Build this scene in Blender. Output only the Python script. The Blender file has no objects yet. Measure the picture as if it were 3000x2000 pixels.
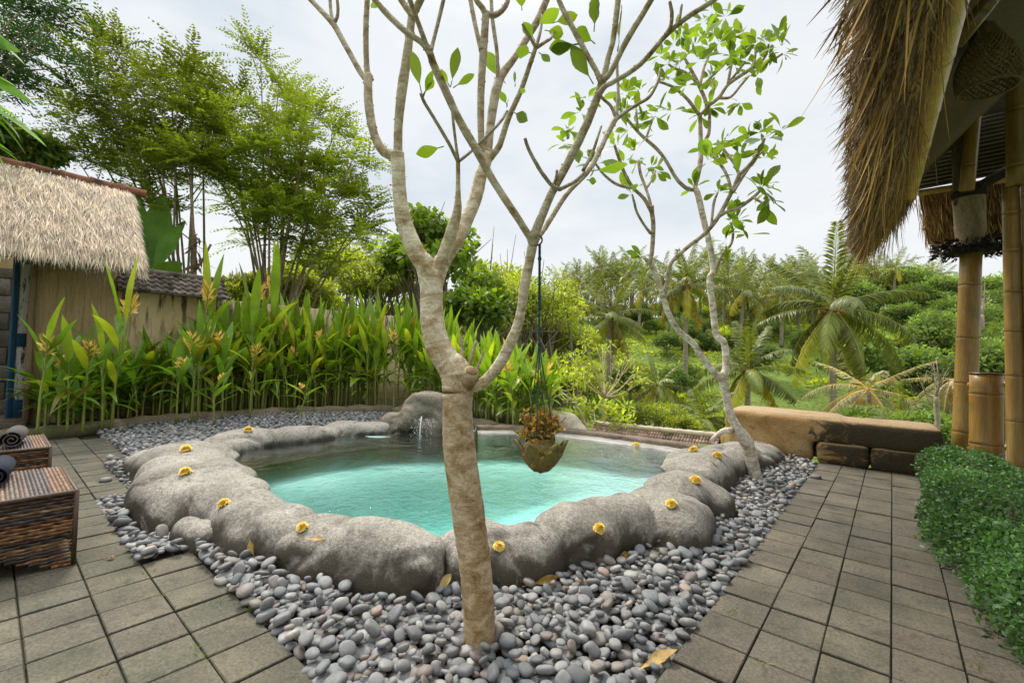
import bpy, bmesh, math, random
import numpy as np
from mathutils import Matrix, Vector
rng = np.random.default_rng(7)
random.seed(7)
SC = bpy.context.scene
COL = SC.collection
PI = math.pi

# ---------------------------------------------------------------- camera frame
# World X runs across the right-hand path, world Y along it, Z up. The camera stands at
# (0, 0, 1.03) and looks 40 degrees to the left of the path.
FPX, PITCH, ROLL, YAW, HCAM = 1308.7, .0338, .0205, .7056, 1.03
CY, SY = math.cos(YAW), math.sin(YAW)
def W2(X, Y):                       # camera-heading coordinates (right, forward) -> world
    return CY*X - SY*Y, SY*X + CY*Y
def I2(a, v):                       # world -> (right, forward)
    return CY*a + SY*v, -SY*a + CY*v
def _ray(px, py):
    x = (px-1500)/FPX; y = -(py-1000)/FPX
    c, s = math.cos(ROLL), math.sin(ROLL); x, y = c*x-s*y, s*x+c*y
    cp, sp = math.cos(PITCH), math.sin(PITCH)
    return x, cp-sp*y, sp+cp*y
def G(px, py, z=0):                 # survey: sight line meets the level z
    X, Y, Z = _ray(px, py); t = (z-HCAM)/Z; a, v = W2(X*t, Y*t); return np.array([a, v, z])
def P(px, py, D):                   # survey: sight line at forward distance D
    X, Y, Z = _ray(px, py); t = D/Y; a, v = W2(X*t, Y*t); return np.array([a, v, HCAM+Z*t])

cam = bpy.data.cameras.new('camera'); camo = bpy.data.objects.new('camera', cam); COL.objects.link(camo)
cam.sensor_width = 36; cam.lens = FPX/3000*36; cam.clip_start = .02; cam.clip_end = 2000
def _o(v): a, b = W2(v[0], v[1]); return Vector((a, b, v[2]))
c, s, cp, sp = math.cos(ROLL), math.sin(ROLL), math.cos(PITCH), math.sin(PITCH)
ax, ay, af = _o((c, -sp*s, cp*s)), _o((-s, -sp*c, cp*c)), _o((0, cp, sp))
m = Matrix.Identity(4)
for i in range(3):
    m[i][0], m[i][1], m[i][2] = ax[i], ay[i], -af[i]
m.translation = (0, 0, HCAM)
camo.matrix_world = m
SC.camera = camo

# ---------------------------------------------------------------- materials
def mat(name):
    mt = bpy.data.materials.new(name); mt.use_nodes = True
    nt = mt.node_tree; nt.nodes.clear()
    out = nt.nodes.new('ShaderNodeOutputMaterial')
    return mt, nt, out
class NB:
    def __init__(s, nt): s.nt = nt
    def n(s, t, **k):
        x = s.nt.nodes.new(t)
        for a, b in k.items():
            if a[0] == '_': setattr(x, a[1:], b)
            else:
                key = int(a[1:]) if a[0] == 'i' and a[1:].isdigit() else a.replace('_', ' ')
                if hasattr(b, 'is_linked') or isinstance(b, bpy.types.NodeSocket): s.nt.links.new(b, x.inputs[key])
                else: x.inputs[key].default_value = b
        return x
    def coord(s, kind='Object'):
        if kind == 'World': return s.n('ShaderNodeNewGeometry').outputs['Position']
        return s.n('ShaderNodeTexCoord').outputs[kind]
    def noise(s, vec, scale, detail=4, rough=.6, dist=0):
        return s.n('ShaderNodeTexNoise', Vector=vec, Scale=scale, Detail=detail, Roughness=rough, Distortion=dist).outputs['Fac']
    def scale(s, vec, sx, sy, sz):
        return s.n('ShaderNodeMapping', Vector=vec, Scale=(sx, sy, sz)).outputs[0]
    def ramp(s, fac, stops):
        r = s.n('ShaderNodeValToRGB', Fac=fac)
        e = r.color_ramp.elements
        while len(e) < len(stops): e.new(.5)
        for el, (p, col) in zip(e, stops):
            el.position = p; el.color = (*col, 1) if len(col) == 3 else col
        return r.outputs[0]
    def rampf(s, fac, lo, hi, a=0., b=1.):
        return s.n('ShaderNodeMapRange', i0=fac, i1=lo, i2=hi, i3=a, i4=b, _interpolation_type='SMOOTHSTEP').outputs[0]
    def mix(s, fac, A, B, mode='MIX'):
        x = s.nt.nodes.new('ShaderNodeMix'); x.data_type = 'RGBA'; x.blend_type = mode
        for i, b in ((0, fac), (6, A), (7, B)):
            if isinstance(b, bpy.types.NodeSocket): s.nt.links.new(b, x.inputs[i])
            else: x.inputs[i].default_value = b if i == 0 else ((*b, 1) if len(b) == 3 else b)
        return x.outputs[2]
    def attr(s, name='tint'):
        return s.n('ShaderNodeAttribute', _attribute_name=name).outputs['Color']
    def math(s, op, a, b=0.):
        return s.n('ShaderNodeMath', _operation=op, i0=a, i1=b).outputs[0]
    def bump(s, h, st=.3, dist=.01, nrm=None):
        k = dict(Height=h, Strength=st, Distance=dist)
        if nrm is not None: k['Normal'] = nrm
        return s.n('ShaderNodeBump', **k).outputs[0]
    def sep(s, v): return s.n('ShaderNodeSeparateXYZ', Vector=v).outputs
    def finish(s, out, col, rough=.8, normal=None, spec=.3, **k):
        kk = dict(Roughness=rough, **k); kk['Base Color'] = col if isinstance(col, bpy.types.NodeSocket) else (*col, 1)
        kk['Specular IOR Level'] = spec
        if normal is not None: kk['Normal'] = normal
        p = s.nt.nodes.new('ShaderNodeBsdfPrincipled')
        for a, b in kk.items():
            if isinstance(b, bpy.types.NodeSocket): s.nt.links.new(b, p.inputs[a])
            else: p.inputs[a].default_value = b
        s.nt.links.new(p.outputs[0], out.inputs[0]); return p

def rough_mat(name, c1, c2, scale=6, bump=.4, bscale=40, rough=.85, tint=False, coord='Object', stain=None, stretch=None, spec=.25, bdist=.01, rnd=0.):
    mt, nt, out = mat(name); b = NB(nt)
    v = b.coord(coord)
    if stretch: v = b.scale(v, *stretch)
    n1 = b.noise(v, scale, 6, .65); n2 = b.noise(v, bscale, 5, .7)
    col = b.ramp(n1, [(.3, c1), (.7, c2)])
    fine = b.rampf(n2, .25, .75, .72, 1.22)
    col = b.mix(1., col, b.n('ShaderNodeCombineColor', Red=fine, Green=fine, Blue=fine).outputs[0], 'MULTIPLY')
    if stain:
        sc, ss, lo, hi = stain
        col = b.mix(b.rampf(b.noise(v, ss, 5, .6, .6), lo, hi), col, sc)
    if tint: col = b.mix(1., col, b.attr(), 'MULTIPLY')
    if rnd:
        r = b.n('ShaderNodeObjectInfo').outputs['Random']; f = b.rampf(r, 0, 1, 1-rnd, 1+rnd)
        col = b.mix(1., col, b.n('ShaderNodeCombineColor', Red=f, Green=f, Blue=f).outputs[0], 'MULTIPLY')
    h = b.math('ADD', b.math('MULTIPLY', n1, .6), n2)
    b.finish(out, col, rough, b.bump(h, bump, bdist), spec)
    return mt

def leaf_mat(name, c, trans=.4, rough=.45, tcol=None, var=.25, spec=.35, scale=3.):
    mt, nt, out = mat(name); b = NB(nt)
    t = b.attr()
    n = b.noise(b.coord('World'), scale, 3)
    f = b.rampf(n, .3, .7, 1-var, 1+var)
    col = b.mix(1., (*c, 1), t, 'MULTIPLY')
    col = b.mix(1., col, b.n('ShaderNodeCombineColor', Red=f, Green=f, Blue=f).outputs[0], 'MULTIPLY')
    p = b.finish(out, col, rough, None, spec)
    tc = b.mix(1., col, (*(tcol or (1.5, 1.45, .6)), 1), 'MULTIPLY')
    tr = b.n('ShaderNodeBsdfTranslucent', Color=tc)
    mx = b.n('ShaderNodeMixShader', i0=trans, i1=p.outputs[0], i2=tr.outputs[0])
    nt.links.new(mx.outputs[0], out.inputs[0])
    return mt

# ---------------------------------------------------------------- mesh helpers
def nrm(v): return v/np.maximum(np.linalg.norm(v, axis=-1, keepdims=True), 1e-9)
class MB:
    def __init__(s): s.v, s.f, s.c, s.n = [], [], [], 0
    def add(s, v, f, c=(1, 1, 1)):
        v = np.asarray(v, float).reshape(-1, 3)
        c = np.asarray(c, float)
        if c.ndim == 1: c = np.tile(c, (len(v), 1))
        s.v.append(v); s.c.append(c)
        if isinstance(f, np.ndarray): f = [f]
        for q in f:
            q = np.asarray(q, int)
            if q.ndim == 1: q = q[None]
            s.f.append(q + s.n)
        s.n += len(v)
    def data(s, name, mt, smooth=True, origin=(0, 0, 0)):
        me = bpy.data.meshes.new(name)
        V = np.concatenate(s.v) - np.asarray(origin, float); C = np.concatenate(s.c)
        lens = np.concatenate([np.full(len(q), q.shape[1]) for q in s.f])
        loops = np.concatenate([q.ravel() for q in s.f])
        me.vertices.add(len(V)); me.vertices.foreach_set('co', V.astype(np.float32).ravel())
        me.loops.add(len(loops)); me.loops.foreach_set('vertex_index', loops.astype(np.int32))
        me.polygons.add(len(lens))
        st = np.concatenate([[0], np.cumsum(lens)[:-1]])
        me.polygons.foreach_set('loop_start', st.astype(np.int32))
        me.polygons.foreach_set('use_smooth', np.full(len(lens), smooth))
        at = me.color_attributes.new('tint', 'FLOAT_COLOR', 'POINT')
        at.data.foreach_set('color', np.concatenate([C, np.ones((len(C), 1))], 1).astype(np.float32).ravel())
        me.update(calc_edges=True); me.validate()
        if mt: me.materials.append(mt)
        return me
    def build(s, name, mt, parent=None, smooth=True, loc=None):
        org = np.array(parent['_w'] if parent is not None and '_w' in parent else (0, 0, 0), float) if parent is not None else np.array(loc if loc is not None else (0, 0, 0), float)
        o = bpy.data.objects.new(name, s.data(name, mt, smooth, org)); COL.objects.link(o)
        if parent is not None: o.parent = parent; o['_w'] = tuple(float(x) for x in org)
        else: o.location = org; o['_w'] = tuple(float(x) for x in org)
        return o
def tag(o, label=None, cat=None, group=None, kind=None):
    if label: o['label'] = label
    if cat: o['category'] = cat
    if group: o['group'] = group
    if kind: o['kind'] = kind
    return o
def thing(name, label, cat, loc=(0, 0, 0), group=None):
    o = bpy.data.objects.new(name, None); COL.objects.link(o)
    o.location = loc; o['_w'] = tuple(float(x) for x in loc); o.empty_display_size = .1
    return tag(o, label, cat, group)
def dup(root, loc, rz=0., sc=1., label=None, group=None):
    def cp(o, par):
        c = o.copy(); COL.objects.link(c)
        if par: c.parent = par
        for ch in kids.get(o.name, []): cp(ch, c)
        return c
    kids = {root.name: list(root.children)}
    for ch in root.children: kids[ch.name] = list(ch.children)
    r = cp(root, None); r.location = loc; r.rotation_euler = (0, 0, rz)
    r.scale = (sc, sc, sc) if not hasattr(sc, '__len__') else sc
    if label: r['label'] = label
    if group: r['group'] = group
    return r

def crom(pts, n=6):
    p = np.asarray(pts, float)
    if len(p) < 3:
        t = np.linspace(0, 1, n+1)[:, None]; return p[0]*(1-t)+p[-1]*t
    q = np.vstack([2*p[0]-p[1], p, 2*p[-1]-p[-2]]); out = []
    for i in range(len(p)-1):
        a, b, c, d = q[i:i+4]
        for k in range(n):
            t = k/n
            out.append(.5*((2*b)+(c-a)*t+(2*a-5*b+4*c-d)*t*t+(3*b-a-3*c+d)*t**3))
    out.append(p[-1]); return np.array(out)
def tube(mb, pts, rad, seg=8, c=(1, 1, 1), cap=True):
    p = np.asarray(pts, float); n = len(p); rad = np.broadcast_to(np.asarray(rad, float), (n,))
    T = nrm(np.gradient(p, axis=0))
    up = np.array([0, 0, 1.]) if abs(T[0][2]) < .9 else np.array([1., 0, 0])
    A = np.empty((n, 3)); a = nrm(np.cross(T[0], up)); 
    for i in range(n):
        a = a - T[i]*np.dot(a, T[i]); a = a/max(np.linalg.norm(a), 1e-9); A[i] = a
    B = np.cross(T, A); th = np.linspace(0, 2*PI, seg, endpoint=False)
    v = p[:, None]+rad[:, None, None]*(A[:, None]*np.cos(th)[None, :, None]+B[:, None]*np.sin(th)[None, :, None])
    i, j = np.meshgrid(np.arange(n-1), np.arange(seg), indexing='ij'); j2 = (j+1) % seg
    f = np.stack([i*seg+j, i*seg+j2, (i+1)*seg+j2, (i+1)*seg+j], -1).reshape(-1, 4)
    cc = np.asarray(c, float)
    if cc.ndim == 2: cc = np.repeat(cc, seg, 0)
    fs = [f]
    if cap: fs += [np.arange(seg)[::-1], (n-1)*seg+np.arange(seg)]
    mb.add(v.reshape(-1, 3), fs, cc)
_ico = {}
def ico(sub):
    if sub not in _ico:
        bm = bmesh.new(); bmesh.ops.create_icosphere(bm, subdivisions=sub, radius=1)
        _ico[sub] = (np.array([x.co for x in bm.verts]), np.array([[q.index for q in f.verts] for f in bm.faces])); bm.free()
    return _ico[sub]
def rot(rx=0, ry=0, rz=0): return np.array(Matrix.Rotation(rz, 3, 'Z') @ Matrix.Rotation(ry, 3, 'Y') @ Matrix.Rotation(rx, 3, 'X'))
def ball(mb, c, r, sub=2, c3=(1, 1, 1), R=None):
    v, f = ico(sub); v = v*np.asarray(r)
    if R is not None: v = v@R.T
    mb.add(v+np.asarray(c), f, c3)
def box(mb, c, s, R=None, t=(1, 1, 1), ch=0.):
    # box with chamfered edges
    h = np.asarray(s, float)/2; ch = min(ch, h.min()*.49)
    if ch <= 0:
        v = np.array([[x, y, z] for x in (-1, 1) for y in (-1, 1) for z in (-1, 1)])*h
        f = np.array([[0, 1, 3, 2], [4, 6, 7, 5], [0, 4, 5, 1], [2, 3, 7, 6], [0, 2, 6, 4], [1, 5, 7, 3]])
        fs = [f]
    else:
        bm = bmesh.new(); bmesh.ops.create_cube(bm, size=1)
        bmesh.ops.scale(bm, vec=Vector(h*2), verts=bm.verts)
        bmesh.ops.bevel(bm, geom=bm.edges[:], offset=ch, segments=2, affect='EDGES', profile=.5)
        bm.verts.index_update()
        v = np.array([x.co for x in bm.verts]); fs = [np.array([q.index for q in f.verts]) for f in bm.faces]; bm.free()
    if R is not None: v = v@R.T
    mb.add(v+np.asarray(c), fs, t)
def rt(n, base=1., dv=.25, hue=.06):
    """n random tints (n,3)"""
    b = base*(1+rng.uniform(-dv, dv, (n, 1)))
    return np.clip(b*(1+rng.uniform(-hue, hue, (n, 3))), .05, 3)
def runit(n): return nrm(rng.normal(size=(n, 3)))
def kites(mb, O, D, N, L, W, T, mid=.45, fold=0.):
    n = len(O); D = nrm(D); S = nrm(np.cross(D, N)); N = np.cross(S, D)
    L = np.broadcast_to(L, (n,))[:, None]; W = np.broadcast_to(W, (n,))[:, None]
    m = O+D*L*mid
    v = np.stack([O, m+S*W/2+N*fold*W, O+D*L, m-S*W/2+N*fold*W], 1).reshape(-1, 3)
    f = np.arange(n*4).reshape(n, 4)
    mb.add(v, f, np.repeat(np.broadcast_to(T, (n, 3)), 4, 0))
def blades(mb, O, D, N, L, W, T, segs=5, droop=.2, fold=.12, peak=.4, tip=.04, wave=0., stalk=0.):
    n = len(O); D = nrm(D); S = nrm(np.cross(D, N)); N = np.cross(S, D)
    L = np.broadcast_to(L, (n,)); W = np.broadcast_to(W, (n,)); droop = np.broadcast_to(droop, (n,))
    t = np.linspace(0, 1, segs+1)
    tt = np.clip((t-stalk)/(1-stalk), 0, 1)
    e = math.log(.5)/math.log(peak)
    w = np.maximum(np.sin(PI*tt**e)**.8, tip)*(tt >= 0)
    g = L[:, None, None]*t[None, :, None]
    mid = O[:, None]+D[:, None]*g*(1-.25*np.abs(droop)[:, None, None]*t[None, :, None]**2)-N[:, None]*(g*t[None, :, None]*droop[:, None, None])
    hw = (W[:, None]*w[None])[:, :, None]/2
    wv = 0
    if wave: wv = N[:, None]*hw*wave*np.sin(t*14+rng.uniform(0, 6, (n, 1)))[:, :, None]
    l = mid+S[:, None]*hw+N[:, None]*hw*fold*2+wv; r = mid-S[:, None]*hw+N[:, None]*hw*fold*2-wv
    v = np.stack([l, mid, r], 2).reshape(n, -1, 3)
    k = np.arange(segs)
    f1 = np.stack([k*3, k*3+1, k*3+4, k*3+3], 1); f2 = f1+1
    f = np.concatenate([f1, f2])[None]+(np.arange(n)*(segs+1)*3)[:, None, None]
    mb.add(v.reshape(-1, 3), f.reshape(-1, 4), np.repeat(np.broadcast_to(T, (n, 3)), (segs+1)*3, 0))
def fbm(p, sc, seed=0, octs=4):
    r = np.random.default_rng(seed); p = np.asarray(p, float); o = np.zeros(len(p)); amp = 1
    for k in range(octs):
        for _ in range(3):
            d = nrm(r.normal(size=3))*sc*2**k*r.uniform(.8, 1.25); o += amp*np.sin(p@d+r.uniform(0, 6.28))/3
        amp *= .5
    return o
def inpoly(x, y, poly):
    x = np.asarray(x, float); y = np.asarray(y, float); r = np.zeros(x.shape, bool); n = len(poly)
    for i in range(n):
        x0, y0 = poly[i]; x1, y1 = poly[(i+1) % n]
        c = ((y0 > y) != (y1 > y)) & (x < (x1-x0)*(y-y0)/(y1-y0+1e-12)+x0); r ^= c
    return r
def dpoly(x, y, poly, closed=True):
    x = np.asarray(x, float); y = np.asarray(y, float); d = np.full(x.shape, 1e9); n = len(poly)
    for i in range(n if closed else n-1):
        a = np.array(poly[i], float); b = np.array(poly[(i+1) % n], float); e = b-a
        t = np.clip(((x-a[0])*e[0]+(y-a[1])*e[1])/(e@e), 0, 1)
        d = np.minimum(d, np.hypot(x-a[0]-t*e[0], y-a[1]-t*e[1]))
    return d
def sst(a, b, x): t = np.clip((x-a)/(b-a), 0, 1); return t*t*(3-2*t)

# ---------------------------------------------------------------- sky and sun
wd = bpy.data.worlds.new('World'); SC.world = wd; wd.use_nodes = True
nt = wd.node_tree; nt.nodes.clear(); b = NB(nt)
SUN_EL, SUN_AZ = math.radians(52), 0
sunX, sunY = W2(-.55, .83)           # the bright part of the cloud is ahead and to the left
sky = b.n('ShaderNodeTexSky', _sky_type='NISHITA', _sun_disc=False, _sun_elevation=SUN_EL, _sun_rotation=math.atan2(sunX, sunY))
gv = b.n('ShaderNodeTexCoord').outputs['Generated']
cl = b.noise(b.scale(gv, 1, 1, 2.6), 2.2, 5, .55)
cl2 = b.noise(b.scale(gv, 1, 1, 3.2), 5.0, 4, .6)
z = b.sep(gv)[2]
cloud = b.ramp(cl, [(.32, (7.1, 7.9, 8.6)), (.50, (8.9, 9.3, 9.65)), (.75, (10.1, 10.1, 10.1))])
cloud = b.mix(b.rampf(cl2, .58, .76, 0, .4), cloud, (7.4, 8.0, 8.6))
cloud = b.mix(b.rampf(z, .0, .45, .55, 0.), cloud, (10.4, 10.35, 10.2))
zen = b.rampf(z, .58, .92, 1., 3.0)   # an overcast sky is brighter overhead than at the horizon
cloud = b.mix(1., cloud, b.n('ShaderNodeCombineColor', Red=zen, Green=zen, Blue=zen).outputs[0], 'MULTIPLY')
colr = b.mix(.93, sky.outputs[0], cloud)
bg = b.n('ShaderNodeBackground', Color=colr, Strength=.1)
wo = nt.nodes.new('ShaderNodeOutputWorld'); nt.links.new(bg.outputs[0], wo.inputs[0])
sl = bpy.data.lights.new('sun', 'SUN'); so = bpy.data.objects.new('sun', sl); COL.objects.link(so)
sl.energy = 3.7; sl.angle = math.radians(14); sl.color = (1, .94, .82)
d = Vector((sunX*math.cos(SUN_EL), sunY*math.cos(SUN_EL), math.sin(SUN_EL)))
so.rotation_euler = d.to_track_quat('Z', 'Y').to_euler(); so.location = (0, 0, 30)
SC.view_settings.view_transform = 'Standard'; SC.view_settings.look = 'None'; SC.view_settings.exposure = 0; SC.view_settings.gamma = 1
cy = SC.cycles; cy.use_denoising = True; cy.max_bounces = 7; cy.diffuse_bounces = 3; cy.glossy_bounces = 3
cy.transmission_bounces = 5; cy.transparent_max_bounces = 12; cy.volume_bounces = 0
cy.sample_clamp_indirect = 4; cy.use_adaptive_sampling = True; cy.adaptive_threshold = .02; cy.caustics_reflective = False; cy.caustics_refractive = False
# ================================================================ ground and terrain
TERR = [(-16, -8), (-16, 6.6), (-7.5, 6.6), (-3.6, 5.5), (-3.4, 4.35), (-1.5, 4.9), (-1.7, 6.35), (.6, 6.5), (4.5, 6.6), (4.5, -8)]
_py = np.array([-60, 0, 8, 14, 22, 30, 40, 50, 62, 75, 90, 130, 300.]); _pz = np.array([-1.5, -1.5, -3.6, -5.6, -5.2, -3.6, -.6, 2.2, 5.0, 7.4, 8.0, 8.5, 9.])
def terr(a, v):
    a = np.asarray(a, float); v = np.asarray(v, float); X, Y = I2(a, v)
    far = np.interp(Y, _py, _pz)
    rf = sst(10, 45, X)*sst(20, 60, Y)*2.5
    far = far+rf+.5*np.sin(X*.13+1)*sst(10, 30, Y)+.35*np.sin(X*.31+Y*.17)
    st = sst(24, 30, Y)*(1-sst(48, 56, Y))
    far = far+st*.22*np.sin(far*5.2)
    d = np.where(inpoly(a, v, TERR), 0, dpoly(a, v, TERR))
    return -.12+(far+.12)*sst(.0, 7, d)
def axis(lo, hi, near, n):
    t = np.linspace(-1, 1, n); s = np.sinh(t*near)/np.sinh(near)
    return np.where(s < 0, -s*lo, s*hi)
gx = axis(-260, 260, 4.6, 240); gy = axis(-60, 330, 4.6, 300)
XX, YY = np.meshgrid(gx, gy+3.5); A, V = W2(XX, YY); Z = terr(A, V)
mb = MB(); n0, n1 = XX.shape
i, j = np.meshgrid(np.arange(n0-1), np.arange(n1-1), indexing='ij')
mb.add(np.stack([A, V, Z], -1).reshape(-1, 3), np.stack([i*n1+j, i*n1+j+1, (i+1)*n1+j+1, (i+1)*n1+j], -1).reshape(-1, 4))
mt, nt, out = mat('hill_grass'); b = NB(nt); v = b.coord('World')
n1_ = b.noise(v, .35, 6, .65); n2_ = b.noise(v, 4., 5, .7)
colr = b.ramp(n1_, [(.3, (.10, .16, .03)), (.5, (.17, .235, .05)), (.7, (.24, .30, .075))])
colr = b.mix(b.rampf(n2_, .45, .7), colr, (.065, .105, .025))
b.finish(out, colr, .9, b.bump(n2_, .8, .2), .1)
tag(mb.build('terrain', mt), kind='structure')

# ---------------------------------------------------------------- paving
TW, TL = .1923, .2043
LW = .2009
mt_tile, nt, out = mat('paving_stone'); b = NB(nt); v = b.coord('World')
na = b.noise(v, 3.2, 5, .6); nb_ = b.noise(v, 90, 4, .75); nc = b.noise(v, 14, 5, .65)
colr = b.ramp(na, [(.32, (.088, .082, .062)), (.5, (.124, .107, .080)), (.68, (.166, .140, .103))])
f = b.rampf(nb_, .25, .75, .62, 1.4); colr = b.mix(1., colr, b.n('ShaderNodeCombineColor', Red=f, Green=f, Blue=f).outputs[0], 'MULTIPLY')
colr = b.mix(b.rampf(nc, .50, .74, 0, .6), colr, (.045, .045, .034))
colr = b.mix(b.rampf(b.noise(v, 5.5, 6, .7, .8), .69, .75, 0, .5), colr, (.36, .34, .30))
colr = b.mix(1., colr, b.attr(), 'MULTIPLY')
b.finish(out, colr, .82, b.bump(b.math('ADD', nb_, b.math('MULTIPLY', nc, .8)), .45, .006), .25)
def slab(mb, x0, x1, y0, y1, g, z, t):
    x0 += g[0]; x1 -= g[1]; y0 += g[2]; y1 -= g[3]; c = .0035
    zz = z+rng.uniform(-.002, .002, 4)+rng.uniform(-.003, .002)
    co = np.array([(x0, y0), (x1, y0), (x1, y1), (x0, y1)]); cen = co.mean(0)
    inn = co+np.sign(cen-co)*c
    j = lambda q: q+rng.uniform(-.0012, .0012, q.shape)
    inn = j(inn)
    v = np.concatenate([np.c_[co, np.full(4, -.02)], np.c_[co, zz-.004], np.c_[inn, zz]])
    f = [np.array([8, 9, 10, 11])]
    for k in range(4):
        q = (k+1) % 4; f += [np.array([k, q, 4+q, 4+k]), np.array([4+k, 4+q, 8+q, 8+k])]
    cc = np.tile(t, (12, 1)); cc[:8] *= .55
    mb.add(v, f, cc)
def tcol():
    return np.array([1, 1, 1])*rng.uniform(.90, 1.08)*(1+rng.uniform(-.025, .025, 3))
mbr = MB()
for i in range(0, 6):
    off = rng.uniform(-.004, .004)
    for j in range(-16, 17):
        x0 = -.586+TW*i; y1 = 2.59-TL*j; y0 = y1-TL
        if y1 > 5.75 or y0 < -.8: continue
        gs = .005 if rng.random() < .6 else .003; ge = .0045 if rng.random() < .6 else .003
        g1_, g2_ = rng.uniform(.0008, .0024, 2)
        slab(mbr, x0, x0+TW, y0+off, y1+off, (g1_, g2_, gs*1.15, ge*1.15), 0, tcol())
o = mbr.build('paved_path', mt_tile, smooth=False); tag(o, kind='structure')
mbl = MB()
def lbound(j):
    if j >= 0: return 1
    if j >= -7: return 0
    if j >= -13: return 1
    return 2
for j in range(-22, 11):
    a0 = -2.755+.1985*j; a1 = a0+.1985
    if a1 > -.59: a1 = -.59
    if a1-a0 < .03: continue
    off = rng.uniform(-.003, .003)
    for i in range(-9, lbound(j)):
        y0 = .5215+LW*i
        if a1 < -6.9 and y0 > .6: continue
        gs = .005 if rng.random() < .6 else .003; ge = .0045 if rng.random() < .6 else .003
        g1_, g2_ = rng.uniform(.0010, .0026, 2)
        slab(mbl, a0, a1, y0, y0+LW, (gs*1.1, ge*1.1, g1_, g2_), 0, tcol()*np.array([.90, .93, .90]))
tag(mbl.build('paved_terrace', mt_tile, smooth=False), kind='structure')
# dark mossy joints / bedding below the slabs, and the bed under the pebbles
mj = rough_mat('joint_soil', (.028, .026, .018), (.05, .06, .022), 9, .6, 60, .95, coord='World')
mb = MB()
for x0, x1, y0, y1 in ((-.592, .62, -.9, 5.80), (-7.7, -.592, -1.35, .722)):
    k = mb.n; mb.add([(x0, y0, -.0125), (x1, y0, -.0125), (x1, y1, -.0125), (x0, y1, -.0125)], np.array([[0, 1, 2, 3]]))
tag(mb.build('paving_bed', mj, smooth=False), kind='structure')
# small weeds along the joints
mb = MB(); O = []
for px, py in [(430, 1680), (640, 1765), (470, 1742), (600, 1920), (575, 1892), (735, 1785), (745, 1790), (2140, 1790), (2218, 1935), (2860, 1945), (2880, 1720), (310, 1385), (290, 1980)]:
    q = G(px, py, .0)
    for k in range(14): O.append(q+rng.normal(size=3)*(.012, .012, 0))
O = np.array(O); n = len(O)
D = np.c_[rng.normal(size=(n, 2))*.8, np.full(n, .8)]
blades(mb, O-np.array([0, 0, .008]), D, runit(n), rng.uniform(.015, .04, n), .003, rt(n, 1, .3), 2, .3, .05)
lm_weed = leaf_mat('weed_leaf', (.16, .22, .035), .3)
tag(mb.build('joint_weeds', lm_weed), kind='stuff', label='tiny green weeds growing in the joints of the paving', cat='weeds')
# ================================================================ swimming pool
WPOLY = [(-4.3,1.35),(-4.0,1.2),(-3.49,1.08),(-3.11,1.05),(-2.71,1.08),(-2.4,1.16),(-2.1,1.26),(-1.9,1.36),(-1.75,1.42),(-1.6,1.42),(-1.58,1.66),(-1.46,1.8),(-1.40,1.98),(-1.36,2.2),(-1.3,2.5),(-1.22,2.81),(-1.22,3.2),(-1.36,3.6),(-1.5,4.3),(-1.6,4.46),(-2.94,4.36),(-3.72,3.92),(-4.0,3.4),(-4.4,2.95),(-4.5,2.3),(-4.52,1.75)]
ZW = .115
_to = bpy.data.objects['terrain'].data
co = np.empty(len(_to.vertices)*3, np.float32); _to.vertices.foreach_get('co', co); co = co.reshape(-1, 3)
hole = inpoly(co[:, 0], co[:, 1], WPOLY) | (dpoly(co[:, 0], co[:, 1], WPOLY) < .2)
co[hole, 2] = -1.25; _to.vertices.foreach_set('co', co.ravel()); _to.update()

m_rock = None
mt, nt, out = mat('pool_boulder_render'); b = NB(nt); v = b.coord('World')
na = b.noise(v, 2.6, 6, .62, .4); nb_ = b.noise(v, 95, 4, .8); nc = b.noise(b.scale(v, 1, 1, .8), 4.2, 6, .72, .5); nd = b.noise(v, 28, 5, .7)
colr = b.ramp(na, [(.3, (.205, .182, .150)), (.5, (.305, .276, .232)), (.7, (.405, .372, .318))])
f = b.math('MULTIPLY', b.rampf(nb_, .28, .72, .60, 1.38), b.rampf(b.noise(v, 48, 5, .75), .3, .7, .72, 1.25)); colr = b.mix(1., colr, b.n('ShaderNodeCombineColor', Red=f, Green=f, Blue=f).outputs[0], 'MULTIPLY')
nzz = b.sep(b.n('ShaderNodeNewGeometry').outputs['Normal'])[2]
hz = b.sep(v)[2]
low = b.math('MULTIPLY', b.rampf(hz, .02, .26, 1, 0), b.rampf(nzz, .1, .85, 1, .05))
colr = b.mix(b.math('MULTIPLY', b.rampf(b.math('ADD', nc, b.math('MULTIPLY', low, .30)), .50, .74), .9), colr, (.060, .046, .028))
colr = b.mix(b.rampf(nd, .55, .67, 0, .6), colr, (.095, .08, .062))
colr = b.mix(b.rampf(b.noise(v, 4.2, 5, .7, .7), .60, .72, 0, .5), colr, (.43, .42, .39))
# wet band just above the water, on the pool side
colr = b.mix(1., colr, b.attr(), 'MULTIPLY')
b.finish(out, colr, .72, b.bump(b.math('ADD', b.math('MULTIPLY', nd, .8), b.math('MULTIPLY', nb_, .45)), .8, .016), .3)
m_rock = mt

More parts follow.
